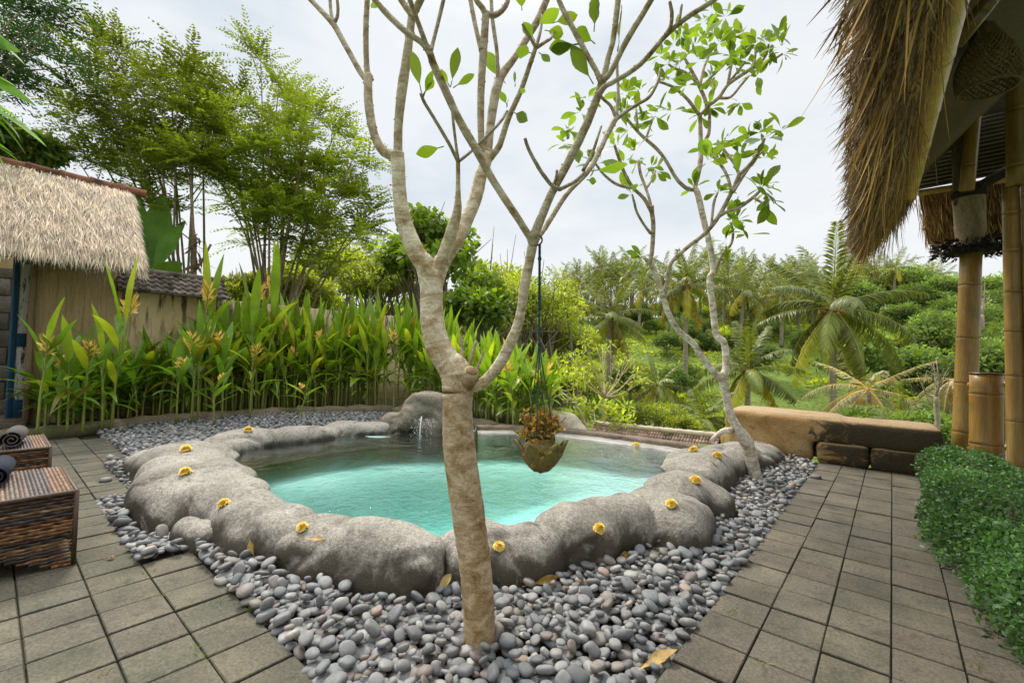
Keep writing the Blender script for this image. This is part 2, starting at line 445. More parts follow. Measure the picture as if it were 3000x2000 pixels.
def blend(name, ells, mtl, parent, vox=.02, smooth=7, noise=(.030, 3.6), fine=(.010, 11.), seed=0, tintf=None, sq=.68, crease=.022, clip=False):
    """several overlapping ellipsoids melted into one lump"""
    mb = MB()
    for c, r, rz in ells:
        v, f = ico(4); v = np.sign(v)*np.abs(v)**sq; v = v*(1/np.maximum(np.abs(v).max(0), 1e-6)); mb.add((v*np.asarray(r))@rot(rz=rz).T+np.asarray(c), f)
    me = mb.data('tmp', None); o = bpy.data.objects.new('tmp', me); COL.objects.link(o)
    r = o.modifiers.new('r', 'REMESH'); r.mode = 'VOXEL'; r.voxel_size = vox
    sm = o.modifiers.new('s', 'SMOOTH'); sm.factor = .5; sm.iterations = smooth
    bpy.context.view_layer.update()
    ev = o.evaluated_get(bpy.context.evaluated_depsgraph_get()); em = ev.to_mesh()
    n = len(em.vertices); co = np.empty(n*3, np.float32); em.vertices.foreach_get('co', co); co = co.reshape(-1, 3).astype(float)
    no = np.empty(n*3, np.float32); em.vertices.foreach_get('normal', no); no = no.reshape(-1, 3)
    F = [np.array(p.vertices[:]) for p in em.polygons]; ev.to_mesh_clear()
    bpy.data.objects.remove(o); bpy.data.meshes.remove(me)
    co += no*(fbm(co, noise[1], seed)*noise[0]+fbm(co, fine[1], seed+5, 3)*fine[0]-crease*np.exp(-(fbm(co, 2.6, seed+9, 3)/.07)**2)-crease*.5*np.exp(-(fbm(co, 5.1, seed+19, 3)/.08)**2))[:, None]
    if clip:   # the inner faces drop straight down at the waterline, and stay wet and dark just above it
        ins_ = inpoly(co[:, 0], co[:, 1], WPOLY); k_ = ins_*(1-sst(ZW, ZW+.07, co[:, 2])); best = np.full(len(co), 1e9); tgt = co[:, :2].copy()
        for i_ in range(len(WPOLY)):
            a_ = np.array(WPOLY[i_], float); e_ = np.array(WPOLY[(i_+1) % len(WPOLY)], float)-a_; t_ = np.clip(((co[:, :2]-a_)@e_)/(e_@e_), 0, 1); pt = a_+t_[:, None]*e_; dd_ = np.linalg.norm(pt-co[:, :2], axis=1); m_ = dd_ < best; best[m_] = dd_[m_]; tgt[m_] = pt[m_]
        co[:, :2] += (tgt-co[:, :2])*k_[:, None]
        wet = 1-.55*(1-sst(ZW+.015, ZW+.05, co[:, 2]))*(dpoly(co[:, 0], co[:, 1], WPOLY) < .10)
        tintf = lambda c_: np.repeat(wet[:, None], 3, 1)
    q4 = np.array([f for f in F if len(f) == 4]); q3 = np.array([f for f in F if len(f) == 3])
    mb = MB(); mb.add(co, [q for q in (q4, q3) if len(q)], (1, 1, 1) if tintf is None else tintf(co))
    return mb.build(name, mtl, parent)

pool = thing('swimming_pool', 'small freeform plunge pool rimmed with sculpted grey boulders and filled with turquoise water', 'pool', (-2.9, 2.6, 0))
RIM = [
 [((-4.3,1.08,.0),(.45,.34,.25),.1), ((-4.66,1.02,0),(.32,.27,.19),0), ((-4.05,1.06,0),(.3,.27,.25),0)],
 [((-3.58,.93,0),(.46,.34,.26),0), ((-3.2,.95,0),(.4,.27,.25),.1), ((-3.88,.96,0),(.36,.28,.26),0), ((-3.35,.83,-.02),(.4,.24,.19),0)],
 [((-2.86,.83,-.01),(.19,.14,.145),.2)],
 [((-2.76,.99,0),(.3,.2,.23),.1), ((-2.45,1.04,0),(.28,.16,.22),.1), ((-2.6,.93,0),(.2,.13,.15),0)],
 [((-2.15,1.1,0),(.24,.21,.23),.2), ((-1.86,1.23,0),(.3,.2,.245),.35), ((-1.66,1.29,0),(.16,.16,.215),.6), ((-2.22,1.06,-.02),(.16,.17,.19),0)],
 [((-1.53,1.58,0),(.17,.22,.215),-.3), ((-1.37,1.76,0),(.17,.2,.2),.0), ((-1.4,1.64,0),(.14,.12,.16),0)],
 [((-1.31,2.04,0),(.18,.21,.23),0), ((-1.2,2.32,0),(.19,.28,.25),-.3), ((-1.04,2.68,0),(.27,.24,.24),0), ((-.97,2.58,0),(.2,.2,.19),0), ((-1.2,2.14,0),(.14,.16,.19),0)],
 [((-1.09,3.08,0),(.24,.3,.25),0), ((-1.0,3.2,0),(.23,.22,.2),0)],
 [((-1.27,3.9,0),(.31,.52,.25),.12), ((-1.23,4.55,0),(.27,.6,.22),-.05), ((-1.12,5.2,-.02),(.27,.42,.18),0)],
 [((-4.80,1.62,0),(.26,.42,.27),.1), ((-4.77,2.2,0),(.24,.42,.26),-.1), ((-4.50,1.36,0),(.18,.24,.25),.6)],
 [((-4.73,2.75,0),(.24,.38,.27),-.35), ((-4.66,3.05,0),(.2,.3,.26),-.5)],
]
for k, g_ in enumerate([(0, 1), (2,), (3,), (4,), (5,), (6,), (7, 8), (9, 10)]):
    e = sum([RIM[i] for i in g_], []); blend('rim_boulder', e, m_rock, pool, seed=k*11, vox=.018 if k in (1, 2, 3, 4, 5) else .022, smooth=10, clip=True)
_pc = np.array([-2.9, 2.6])
for e in list(RIM[:8]):
    e_in = e in RIM[:2]; e_rt = e in RIM[6:]
    for i_, ((x, y, z_), (rx, ry, rz_), w_) in enumerate(e):
        d_ = np.array([x, y])-_pc; d_ = d_/np.linalg.norm(d_); sh_, kx, ky = (.10, .97, .76) if e_in else ((.06, .82, .94) if e_rt else (.045, .97, .90)); e[i_] = ((x+d_[0]*sh_, y+d_[1]*sh_, z_), (rx*kx, ry*ky, rz_*(.64 if e_rt else .68)), w_)
for e in RIM[8:]:
    for i_, (c_, (rx, ry, rz_), w_) in enumerate(e): e[i_] = (c_, (rx, ry, rz_*.86), w_)
SPOUT = [((-4.36,3.52,.18),(.34,.17,.46),.71), ((-4.30,3.50,.50),(.27,.16,.165),.71), ((-4.60,3.24,.05),(.26,.2,.30),.71), ((-4.16,3.68,.06),(.24,.17,.40),.71)]
for k in range(7):
    u = k/6
    SPOUT.append(((-4.33-.16*u, 3.44-.36*u, .52-.50*u), (.115+.03*u,)*3, 0)); SPOUT.append(((-4.16+.16*u, 3.58+.02*u, .52-.50*u), (.12+.03*u,)*3, 0))
SPOUT += [((-4.17,3.38,.08),(.15,.13,.20),.71), ((-4.13,3.35,-.02),(.22,.14,.17),.71)]
SPOUT = [((-4.3+(x+4.3)*.92, 3.5+(y-3.5)*.92, z_*.85), tuple(q*.92 for q in r_), w_) for (x, y, z_), r_, w_ in SPOUT]
# rock spout with a notch that the water runs from
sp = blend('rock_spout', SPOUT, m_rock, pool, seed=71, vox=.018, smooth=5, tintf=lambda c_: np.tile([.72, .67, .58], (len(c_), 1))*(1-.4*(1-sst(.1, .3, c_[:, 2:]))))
# low overflow ledge and outer curb along the valley side
def sweep(mb, pts, prof, jit=.0):
    p = crom(pts, 10); T = nrm(np.gradient(p, axis=0)); Nn = np.c_[-T[:, 1], T[:, 0], np.zeros(len(p))]
    pr = np.array(prof); m_ = len(pr); n = len(p)
    v = p[:, None]+Nn[:, None]*pr[None, :, :1]+np.array([0, 0, 1.])*pr[None, :, 1:]
    v = v.reshape(-1, 3); v = v+rng.normal(size=v.shape)*jit
    i, j = np.meshgrid(np.arange(n-1), np.arange(m_), indexing='ij'); j2 = (j+1) % m_
    mb.add(v, [np.stack([i*m_+j, (i+1)*m_+j, (i+1)*m_+j2, i*m_+j2], -1).reshape(-1, 4), np.arange(m_)[::-1], (n-1)*m_+np.arange(m_)])
EDGE = [(-3.72, 3.78, 0), (-3.35, 4.17, 0), (-2.8, 4.38, 0), (-2.1, 4.45, 0), (-1.35, 4.46, 0)]
mb = MB(); sweep(mb, EDGE, [(-.02, -1.2), (.20, -1.2), (.20, .118), (.18, .125), (0, .127), (-.02, .115)], .002)
m_ledge = rough_mat('wet_ledge', (.26, .24, .21), (.42, .39, .34), 5, .4, 60, .35, coord='World', stain=((.12, .11, .09), 3, .5, .75), spec=.5)
mb.build('overflow_ledge', m_ledge, pool)
mb = MB(); sweep(mb, EDGE, [(.205, -1.4), (.36, -1.4), (.36, .15), (.345, .165), (.22, .165), (.205, .15)], .003)
m_curb = rough_mat('curb_cement', (.12, .09, .06), (.24, .19, .14), 4, .5, 50, .85, coord='World', stain=((.05, .04, .028), 2.2, .5, .75))
mb.build('outer_curb', m_curb, pool)
# basin
gx = np.arange(-4.95, -.95, .04); gy = np.arange(.85, 4.75, .04); A, V = np.meshgrid(gx, gy)
ins = inpoly(A, V, WPOLY); dd = dpoly(A, V, WPOLY)
back = dpoly(A, V, [(-4.5, 2.2), (-4.4, 2.95), (-3.72, 3.92), (-2.94, 4.36), (-1.5, 4.46)], False)
right = dpoly(A, V, [(-1.5, 4.46), (-1.36, 3.6), (-1.22, 3.0), (-1.3, 2.5)], False)
dep = .27+.53*sst(.3, 2.1, right)
dep = np.minimum(dep, .80-.50*(1-sst(.45, 1.1, back)))
zz = np.where(ins, ZW-.17-np.maximum(dep-.17, 0)*sst(-.02, .06, dd), ZW-.17)
zz += .006*fbm(np.stack([A, V, zz], -1).reshape(-1, 3), 6, 3).reshape(A.shape)
n0, n1 = A.shape; i, j = np.meshgrid(np.arange(n0-1), np.arange(n1-1), indexing='ij')
ok = (ins | (dd < .11))
F = np.stack([i*n1+j, i*n1+j+1, (i+1)*n1+j+1, (i+1)*n1+j], -1).reshape(-1, 4)
F = F[ok.ravel()[F].all(1)]
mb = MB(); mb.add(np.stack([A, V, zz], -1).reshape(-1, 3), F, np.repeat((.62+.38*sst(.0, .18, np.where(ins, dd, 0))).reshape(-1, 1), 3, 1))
mt, nt, out = mat('basin_plaster'); b = NB(nt); v = b.coord('World')
na = b.noise(v, 3.5, 6, .65, .6)
colr = b.ramp(na, [(.3, (.48, .67, .61)), (.55, (.58, .75, .69)), (.75, (.66, .79, .74))])
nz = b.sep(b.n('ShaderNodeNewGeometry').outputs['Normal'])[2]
colr = b.mix(b.rampf(b.sep(v)[0], -2.9, -1.6, 0, .8), colr, (.70, .76, .78))   # pale shallow plaster, its tone also standing in for sky reflection
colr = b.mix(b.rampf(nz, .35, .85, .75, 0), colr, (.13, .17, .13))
colr = b.mix(1., colr, b.attr(), 'MULTIPLY')
b.finish(out, colr, .8)
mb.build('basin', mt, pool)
# two dark slabs lying on the floor near the front left boulders
mst = rough_mat('sunken_slab', (.05, .075, .06), (.09, .12, .095), 6, .3, 40, .8, coord='World')
mb = MB(); box(mb, (-3.05, 1.72, -.66), (.5, .24, .06), rot(rz=.2), ch=.015); mb.build('sunken_slab', mst, pool)
mb = MB(); box(mb, (-2.5, 1.75, -.66), (.34, .16, .06), rot(rz=-.5), ch=.015); mb.build('sunken_slab', mst, pool)
# water: a closed body, clear surface over a faintly turquoise volume
wp = np.array(WPOLY); cen = wp.mean(0); wo_ = wp+nrm(wp-cen)*.09; wo_[7:10] = wp[7:10]
top = np.c_[wo_, np.full(len(wo_), ZW)]; bot = np.c_[wo_, np.full(len(wo_), -1.15)]; n = len(wo_)
mb = MB(); mb.add(np.r_[top, bot], [np.arange(n), (n+np.arange(n))[::-1]]+[np.array([k, n+k, n+(k+1) % n, (k+1) % n]) for k in range(n)])
mt, nt, out = mat('pool_water'); b = NB(nt); v = b.coord('World')
w1 = b.noise(v, 9, 3, .55, .6); w2 = b.noise(b.scale(v, 1, 1.5, 1), 26, 2, .5, .4)
dv = b.n('ShaderNodeVectorMath', _operation='DISTANCE', i0=v, i1=(-4.02, 3.2, ZW)).outputs['Value']
rip = b.math('MULTIPLY', b.math('SINE', b.math('MULTIPLY', dv, 42.)), b.rampf(dv, .1, 1.6, .5, 0))
amp = b.rampf(b.noise(v, 1.1, 2), .35, .65, .35, 1.)
h = b.math('MULTIPLY', b.math('ADD', b.math('ADD', w1, b.math('MULTIPLY', w2, .4)), b.math('MULTIPLY', rip, .35)), amp)
nb2 = b.bump(h, .42, .03)
fr = b.n('ShaderNodeFresnel', IOR=1.42, Normal=nb2).outputs[0]
tr = b.n('ShaderNodeBsdfTransparent', Color=(.97, 1, .99, 1))
gl = b.n('ShaderNodeBsdfGlossy', Roughness=.05, Normal=nb2, Color=(1, 1, 1, 1))
mx = b.n('ShaderNodeMixShader', i0=b.math('MINIMUM', b.math('MULTIPLY', fr, 1.4), 1.), i1=tr.outputs[0], i2=gl.outputs[0])
nt.links.new(mx.outputs[0], out.inputs[0])
va = b.n('ShaderNodeVolumeAbsorption', Color=(.28, .92, .89, 1), Density=.46)
nt.links.new(va.outputs[0], out.inputs['Volume'])
o = mb.build('water', mt, smooth=False); tag(o, kind='structure')
# trickle of water from the spout
mb = MB(); r0 = np.array([-3.88, 3.1, .0])
for k in range(110):
    t = rng.random(); q = np.array([-4.10, 3.29, .29])+np.array([.13*t+rng.normal()*.03, -.13*t+rng.normal()*.03, -.245*t*t+.0])
    q += np.array([.75, .66, 0])*rng.uniform(-.12, .12)
    ball(mb, q, rng.uniform(.002, .0042)*np.array([1, 1, rng.uniform(1, 2.2)]), 1)
for k in range(2):
    a = rng.uniform(-.05, .05); p0 = np.array([-4.13+.7*a, 3.29+.7*a, .32]); p1 = p0+np.array([.06, -.06, -.08]); p2 = p0+np.array([.09, -.09, -.21])
    tube(mb, crom([p0, p1, p2], 4), .003, 5)
mt, nt, out = mat('falling_water'); b = NB(nt); b.finish(out, (.85, .9, .9), .1, spec=.8, Alpha=.8)
tag(mb.build('falling_water', mt), kind='stuff', label='thin trickle of water splashing from the rock spout into the pool', cat='water trickle')
mb = MB(); q = G(1105, 1279, ZW+.004)
th = np.linspace(0, 2*PI, 24, endpoint=False); mb.add(np.r_[[q], q+np.c_[np.cos(th)*.12*(1+.2*np.sin(th*5)), np.sin(th)*.055, th*0]@rot(rz=.7).T*(1+.1*np.sin(th*3))[:, None]], np.array([[0, k+1, (k+1) % 24+1] for k in range(24)]))
mt, nt, out = mat('foam'); b = NB(nt); b.finish(out, (.27, .38, .36), .4)
tag(mb.build('foam_patch', mt), label='pale patch of foam floating on the water beside the rock spout', cat='foam')

# ================================================================ pebble bed
KERB = [(-7.25,.1),(-7.45,.8),(-7.7,1.4),(-7.75,2.1),(-7.64,2.8),(-7.35,3.7),(-6.9,4.5),(-6.0,4.75),(-4.9,4.7),(-3.75,4.55)]
BED = [(-.592,.4),(-.592,5.62),(-1.2,5.6),(-1.5,4.5),(-3.6,4.1),(-3.9,4.5),(-4.9,4.62),(-6.0,4.67),(-6.82,4.45),(-7.27,3.7),(-7.55,2.8),(-7.66,2.1),(-7.61,1.4),(-7.36,.8),(-7.16,.4)]
def in_tiles(a, v):
    j = np.floor((a+2.755)/.1985)
    i = np.where(j >= 0, 1, np.where(j >= -7, 0, np.where(j >= -13, 1, 2)))
    return v < .5215+LW*i
def in_rim(a, v, k=.96):
    r = np.zeros(np.shape(a), bool)
    for e in RIM+[[((-4.3,3.5,0),(.65,.26,1),.71), ((-4.1,3.72,0),(.28,.2,1),.71)]]:
        for (cx, cy_, cz), (rx, ry, rz), w in e:
            x = a-cx; y = v-cy_; c_, s_ = math.cos(w), math.sin(w); r |= ((c_*x+s_*y)/(rx*k))**2+((-s_*x+c_*y)/(ry*k))**2 < 1
    return r
def bedz(a, v):
    z = -.012+.022*np.sin(a*2.1+.5)*np.sin(v*1.7)
    edge = np.minimum(np.abs(a+.592), .3)/.3
    return z-.012+.03*sst(0, 1, edge)
g = .06; gx = np.arange(-7.9, -.56, g); gy = np.arange(.3, 5.7, g); A, V = np.meshgrid(gx, gy)
ok = inpoly(A, V, BED) & ~(inpoly(A, V, WPOLY) & (dpoly(A, V, WPOLY) > .1))
n0, n1 = A.shape; i, j = np.meshgrid(np.arange(n0-1), np.arange(n1-1), indexing='ij')
F = np.stack([i*n1+j, i*n1+j+1, (i+1)*n1+j+1, (i+1)*n1+j], -1).reshape(-1, 4); F = F[ok.ravel()[F].sum(1) >= 3]
mb = MB(); mb.add(np.stack([A, V, np.minimum(bedz(A, V)-.022, np.where(in_tiles(A, V-.07) | (A > -.66), -.024, 1))], -1).reshape(-1, 3), F)
tag(mb.build('pebble_bed', rough_mat('bed_soil', (.035, .028, .02), (.07, .058, .045), 8, .6, 60, .95, coord='World')), kind='structure')
def scatter(n, region, dmin_f, existing=None):
    """dart throwing on a hash grid"""
    pts, grid, cs = [], {}, .05
    for _ in range(n):
        a, v = region()
        d = dmin_f(a, v); ci, cj = int(a//cs), int(v//cs); good = True
        for x in range(ci-2, ci+3):
            for y in range(cj-2, cj+3):
                for q in grid.get((x, y), ()):
                    if (q[0]-a)**2+(q[1]-v)**2 < (.5*(d+q[2]))**2: good = False; break
                if not good: break
            if not good: break
        if good: grid.setdefault((ci, cj), []).append((a, v, d)); pts.append((a, v, d))
    return np.array(pts)
def make_region(n):
    a = rng.uniform(-7.7, -.585, n); v = rng.uniform(.45, 5.62, n)
    ok = inpoly(a, v, BED) & ~inpoly(a, v, WPOLY) & ~in_rim(a, v) & ~in_tiles(a, v+.0) & (dpoly(a, v, WPOLY) > .13) & (np.hypot(a+1.16, v-1.21) > .062) & ((v < 4.62) | (a > -1.6))
    _, Yf = I2(a, v); ok &= Yf > .9
    return np.c_[a, v][ok]
pool_pts = make_region(380000)
def gsize(a, v): return float(np.clip(rng.normal(.0315, .007), .018, .047))
it = iter(pool_pts); cnt = len(pool_pts)
L1 = scatter(cnt, lambda: next(it), gsize)
pts2 = make_region(26000); it2 = iter(pts2)
L2 = scatter(len(pts2), lambda: next(it2), lambda a, v: gsize(a, v)*1.35)
# a few strays on the paving
strays = np.array([[*G(*q)[:2], .05] for q in [(310, 1410), (372, 1458), (2390, 1400), (655, 1705)]])
PEB = [(a, v, d, 0) for a, v, d in L1]+[(a, v, d/1.35, 1) for a, v, d in L2]+[(a, v, d, 2) for a, v, d in strays]
PEB = np.array(PEB)
Xf, Yf = I2(PEB[:, 0], PEB[:, 1])
appr = PEB[:, 2]/Yf*np.where((np.abs(Xf/Yf) < 1.12) & (Yf > 1.35), 1, 0)*np.where(PEB[:, 3] == 1, 1.6, 1.)
order = np.argsort(-appr); near = set(order[:300].tolist())
PCOL = np.array([(.19, .188, .185), (.15, .149, .15), (.225, .218, .208), (.168, .176, .175), (.115, .116, .12), (.28, .272, .255), (.20, .178, .158), (.175, .143, .125), (.35, .33, .29), (.27, .205, .165)])
PW = np.array([.24, .19, .14, .15, .06, .06, .07, .05, .02, .02]); PNAME = ['grey', 'dark grey', 'pale grey', 'greenish grey', 'charcoal', 'light grey', 'brownish', 'reddish brown', 'cream', 'pinkish']
def pebshape(sub, seed):
    r = np.random.default_rng(seed); v, f = ico(sub); v = v.copy()
    e = r.uniform(.66, 1.0); v = np.sign(v)*np.abs(v)**e; v = v/np.abs(v).max(0)
    v = v*(1+.12*fbm(v, 1.7, seed, 2))[:, None]
    v = v*np.array([.60, r.uniform(.42, .54), r.uniform(.23, .33)]); v[:, 0] += .12*v[:, 1]*r.uniform(-1, 1)+.1*v[:, 1]**2
    return v, f
VAR = [pebshape(3, 100+k) for k in range(14)]; VAR2 = [pebshape(2, 100+k) for k in range(14)]; VAR1 = [pebshape(1, 100+k) for k in range(14)]
PCOL = PCOL*1.17
mt_peb, nt, out = mat('river_pebble'); b = NB(nt); v = b.coord('World')
na = b.noise(v, 40, 4, .6); nb_ = b.noise(v, 420, 3, .7)
f = b.math('MULTIPLY', b.rampf(na, .3, .7, .86, 1.12), b.rampf(nb_, .25, .75, .84, 1.16))
colr = b.mix(1., b.attr(), b.n('ShaderNodeCombineColor', Red=f, Green=f, Blue=f).outputs[0], 'MULTIPLY')
b.finish(out, colr, .62, b.bump(nb_, .2, .002), .35)
mbs = MB(); meshes = {}
for k in range(len(PEB)):
    a, v_, d_, lay = PEB[k]
    ci = rng.choice(len(PCOL), p=PW); colp = PCOL[ci]*(1+rng.uniform(-.11, .11))*(1+rng.uniform(-.03, .03, 3))
    tilt = (.2, .42, .1)[int(lay)]
    R_ = rot(rng.normal()*tilt, rng.normal()*tilt, rng.uniform(0, 2*PI)); s_ = d_*1.38
    zc = bedz(a, v_)+(rng.uniform(-.004, .012) if lay == 0 else .030+rng.uniform(0, .012)) if lay < 2 else .014
    if k in near:
        vi = rng.integers(14); key = (vi, ci)
        if key not in meshes:
            m2 = MB(); m2.add(VAR[vi][0], VAR[vi][1], PCOL[ci]); meshes[key] = m2.data('pebble', mt_peb)
        o = bpy.data.objects.new('pebble', meshes[key]); COL.objects.link(o)
        M4 = Matrix(R_.tolist()).to_4x4(); o.matrix_world = Matrix.Translation((a, v_, zc)) @ M4 @ Matrix.Diagonal((s_, s_*rng.uniform(.9, 1.15), s_, 1))
        tag(o, f'smooth {PNAME[ci]} river pebble among the front pebbles between pool and paving', 'pebble', f'{PNAME[ci]} pebbles in the front of the bed')
    else:
        base, ff = (VAR2 if Yf[k] < 3.0 else VAR1)[rng.integers(14)]
        mbs.add((base*s_)@R_.T+np.array([a, v_, zc]), ff, colp)
tag(mbs.build('pebbles', mt_peb), kind='stuff', label='grey river pebbles covering the rest of the bed around the pool', cat='pebbles')
print('pebbles', len(PEB))
# the kerb that holds back the planting bed, and the bed itself
mb = MB(); kp = crom([(*p, .03) for p in KERB], 8)
kz = kp.copy(); kz[:, :2] += rng.normal(size=(len(kz), 2))*.01
tube(mb, kz, .10+.012*np.sin(np.arange(len(kz))*1.7)+rng.normal(size=len(kz))*.004, 10)
m_kerb = rough_mat('mossy_kerb', (.13, .10, .065), (.27, .215, .15), 3, .6, 45, .9, coord='World', stain=((.06, .07, .02), 2.0, .45, .7))
o = mb.build('kerb', m_kerb); tag(o, kind='structure')
mb = MB(); BEDS = [(-7.25,-.3)]+[(x, y) for x, y in KERB]+[(-3.6, 5.45), (-7.6, 6.4), (-8.45, 6.2), (-8.45, -.3)]
gx = np.arange(-8.5, -3.4, .08); gy = np.arange(-.3, 6.5, .08); A, V = np.meshgrid(gx, gy); ok = inpoly(A, V, BEDS) | (dpoly(A, V, BEDS) < .05)
n0, n1 = A.shape; i, j = np.meshgrid(np.arange(n0-1), np.arange(n1-1), indexing='ij')
F = np.stack([i*n1+j, i*n1+j+1, (i+1)*n1+j+1, (i+1)*n1+j], -1).reshape(-1, 4); F = F[ok.ravel()[F].all(1)]
q = np.stack([A, V, A*0+.045], -1).reshape(-1, 3); q[:, 2] += .02*fbm(q, 4, 9)
mb.add(q, F)
tag(mb.build('planting_bed', rough_mat('bed_earth', (.04, .026, .015), (.10, .07, .042), 6, .8, 40, .95, coord='World')), kind='structure')
mb = MB()
n = 900; t = rng.random(n); kk = (t*(len(kp)-1)).astype(int); c0 = kp[kk][:, :2]; dirs = np.array([[-.7, .35]])*rng.uniform(.12, 1.2, (n, 1)); q = np.c_[c0+dirs+rng.normal(size=(n, 2))*.05, np.full(n, .075)]
kites(mb, q, np.c_[rng.normal(size=(n, 2)), rng.normal(size=n)*.2], np.c_[rng.normal(size=(n, 2))*.3, np.ones(n)], rng.uniform(.03, .09, n), rng.uniform(.015, .03, n), np.array([(1, .8, .55)])*rng.uniform(.3, 1.3, (n, 1)))
tag(mb.build('leaf_litter', leaf_mat('dry_litter', (.25, .17, .09), .1)), kind='stuff', label='dry brown leaf litter on the soil under the heliconias', cat='leaf litter')
# ================================================================ the two frangipani trees
mt, nt, out = mat('frangipani_bark'); b = NB(nt); v = b.coord('World')
n1_ = b.noise(b.scale(v, 1, 1, 1.6), 14, 6, .7, .5); n2_ = b.noise(v, 160, 4, .75); n3_ = b.noise(b.scale(v, .7, .7, 3.6), 17, 6, .75, 1.2); n4_ = b.noise(v, 45, 4, .7)
colr = b.ramp(n1_, [(.27, (.20, .13, .06)), (.40, (.37, .285, .165)), (.50, (.53, .465, .36)), (.62, (.72, .69, .61))])
colr = b.mix(b.rampf(n3_, .56, .68, 0, .45), colr, (.58, .53, .44))
colr = b.mix(b.rampf(n3_, .28, .40, .4, 0), colr, (.10, .058, .024))
colr = b.mix(b.rampf(n4_, .62, .72, 0, .6), colr, (.12, .075, .036))
f = b.rampf(n2_, .25, .75, .75, 1.25); colr = b.mix(1., colr, b.n('ShaderNodeCombineColor', Red=f, Green=f, Blue=f).outputs[0], 'MULTIPLY')
colr = b.mix(1., colr, b.attr(), 'MULTIPLY')
b.finish(out, colr, .75, b.bump(b.math('ADD', b.math('MULTIPLY', n3_, .8), b.math('ADD', b.math('MULTIPLY', n4_, .5), b.math('MULTIPLY', n2_, .3))), .7, .012), .25)
m_bark = mt
m_cut = rough_mat('cut_wood', (.13, .08, .035), (.42, .30, .15), 30, .6, 150, .9, coord='World')
lm_fr = leaf_mat('frangipani_leaf', (.145, .225, .03), .48, .35, (1.7, 1.7, .6), .2, .4)
def limb(mb, pts, sub=5, seg=12, rings=True, tint=(1, 1, 1), knob=.05):
    """pts: (px, py, half width px, distance)"""
    a = np.array([[*P(x, y, d), r*d/FPX*.97] for x, y, r, d in pts])
    c = crom(a, sub); p, r = c[:, :3], c[:, 3].copy()
    if rings: r *= 1+np.convolve(rng.normal(size=len(r)+6), np.ones(7)/7, 'valid')*knob*1.6
    p[1:-1] += rng.normal(size=(len(p)-2, 3))*r[1:-1, None]*.018
    n0 = mb.n; tube(mb, p, np.maximum(r, .0015), seg, tint)
    return p
FT = thing('frangipani_tree', 'large frangipani with thick forking pale trunk rising from the pebbles before the pool', 'tree', tuple(P(1404, 1867, 1.66)*[1, 1, 0]))
D0 = 1.66
mb = MB()
TR = [(1412,1960,50),(1406,1867,47),(1395,1680,47),(1370,1492,48),(1345,1300,46.5),(1341,1186,44),(1342,1132,47),(1332,1085,46),(1310,1058,40),(1281,1007,38),(1266,940,35),(1264,873,33.5),(1264,825,34.5),(1260,795,31),(1257,772,24)]
limb(mb, [(x, y, r, D0) for x, y, r in TR], 8, 28, True, knob=.02, tint=np.interp(np.linspace(0, 1, (len(TR)-1)*8+1), [0, .3, .5, .7, 1], [.72, .82, .95, 1.15, 1.25])[:, None]*(np.array([[1., .98, .93]])*np.linspace(0, 1, (len(TR)-1)*8+1)[:, None]**.6+np.array([[1.22, .92, .56]])*(1-np.linspace(0, 1, (len(TR)-1)*8+1)[:, None]**.6)))
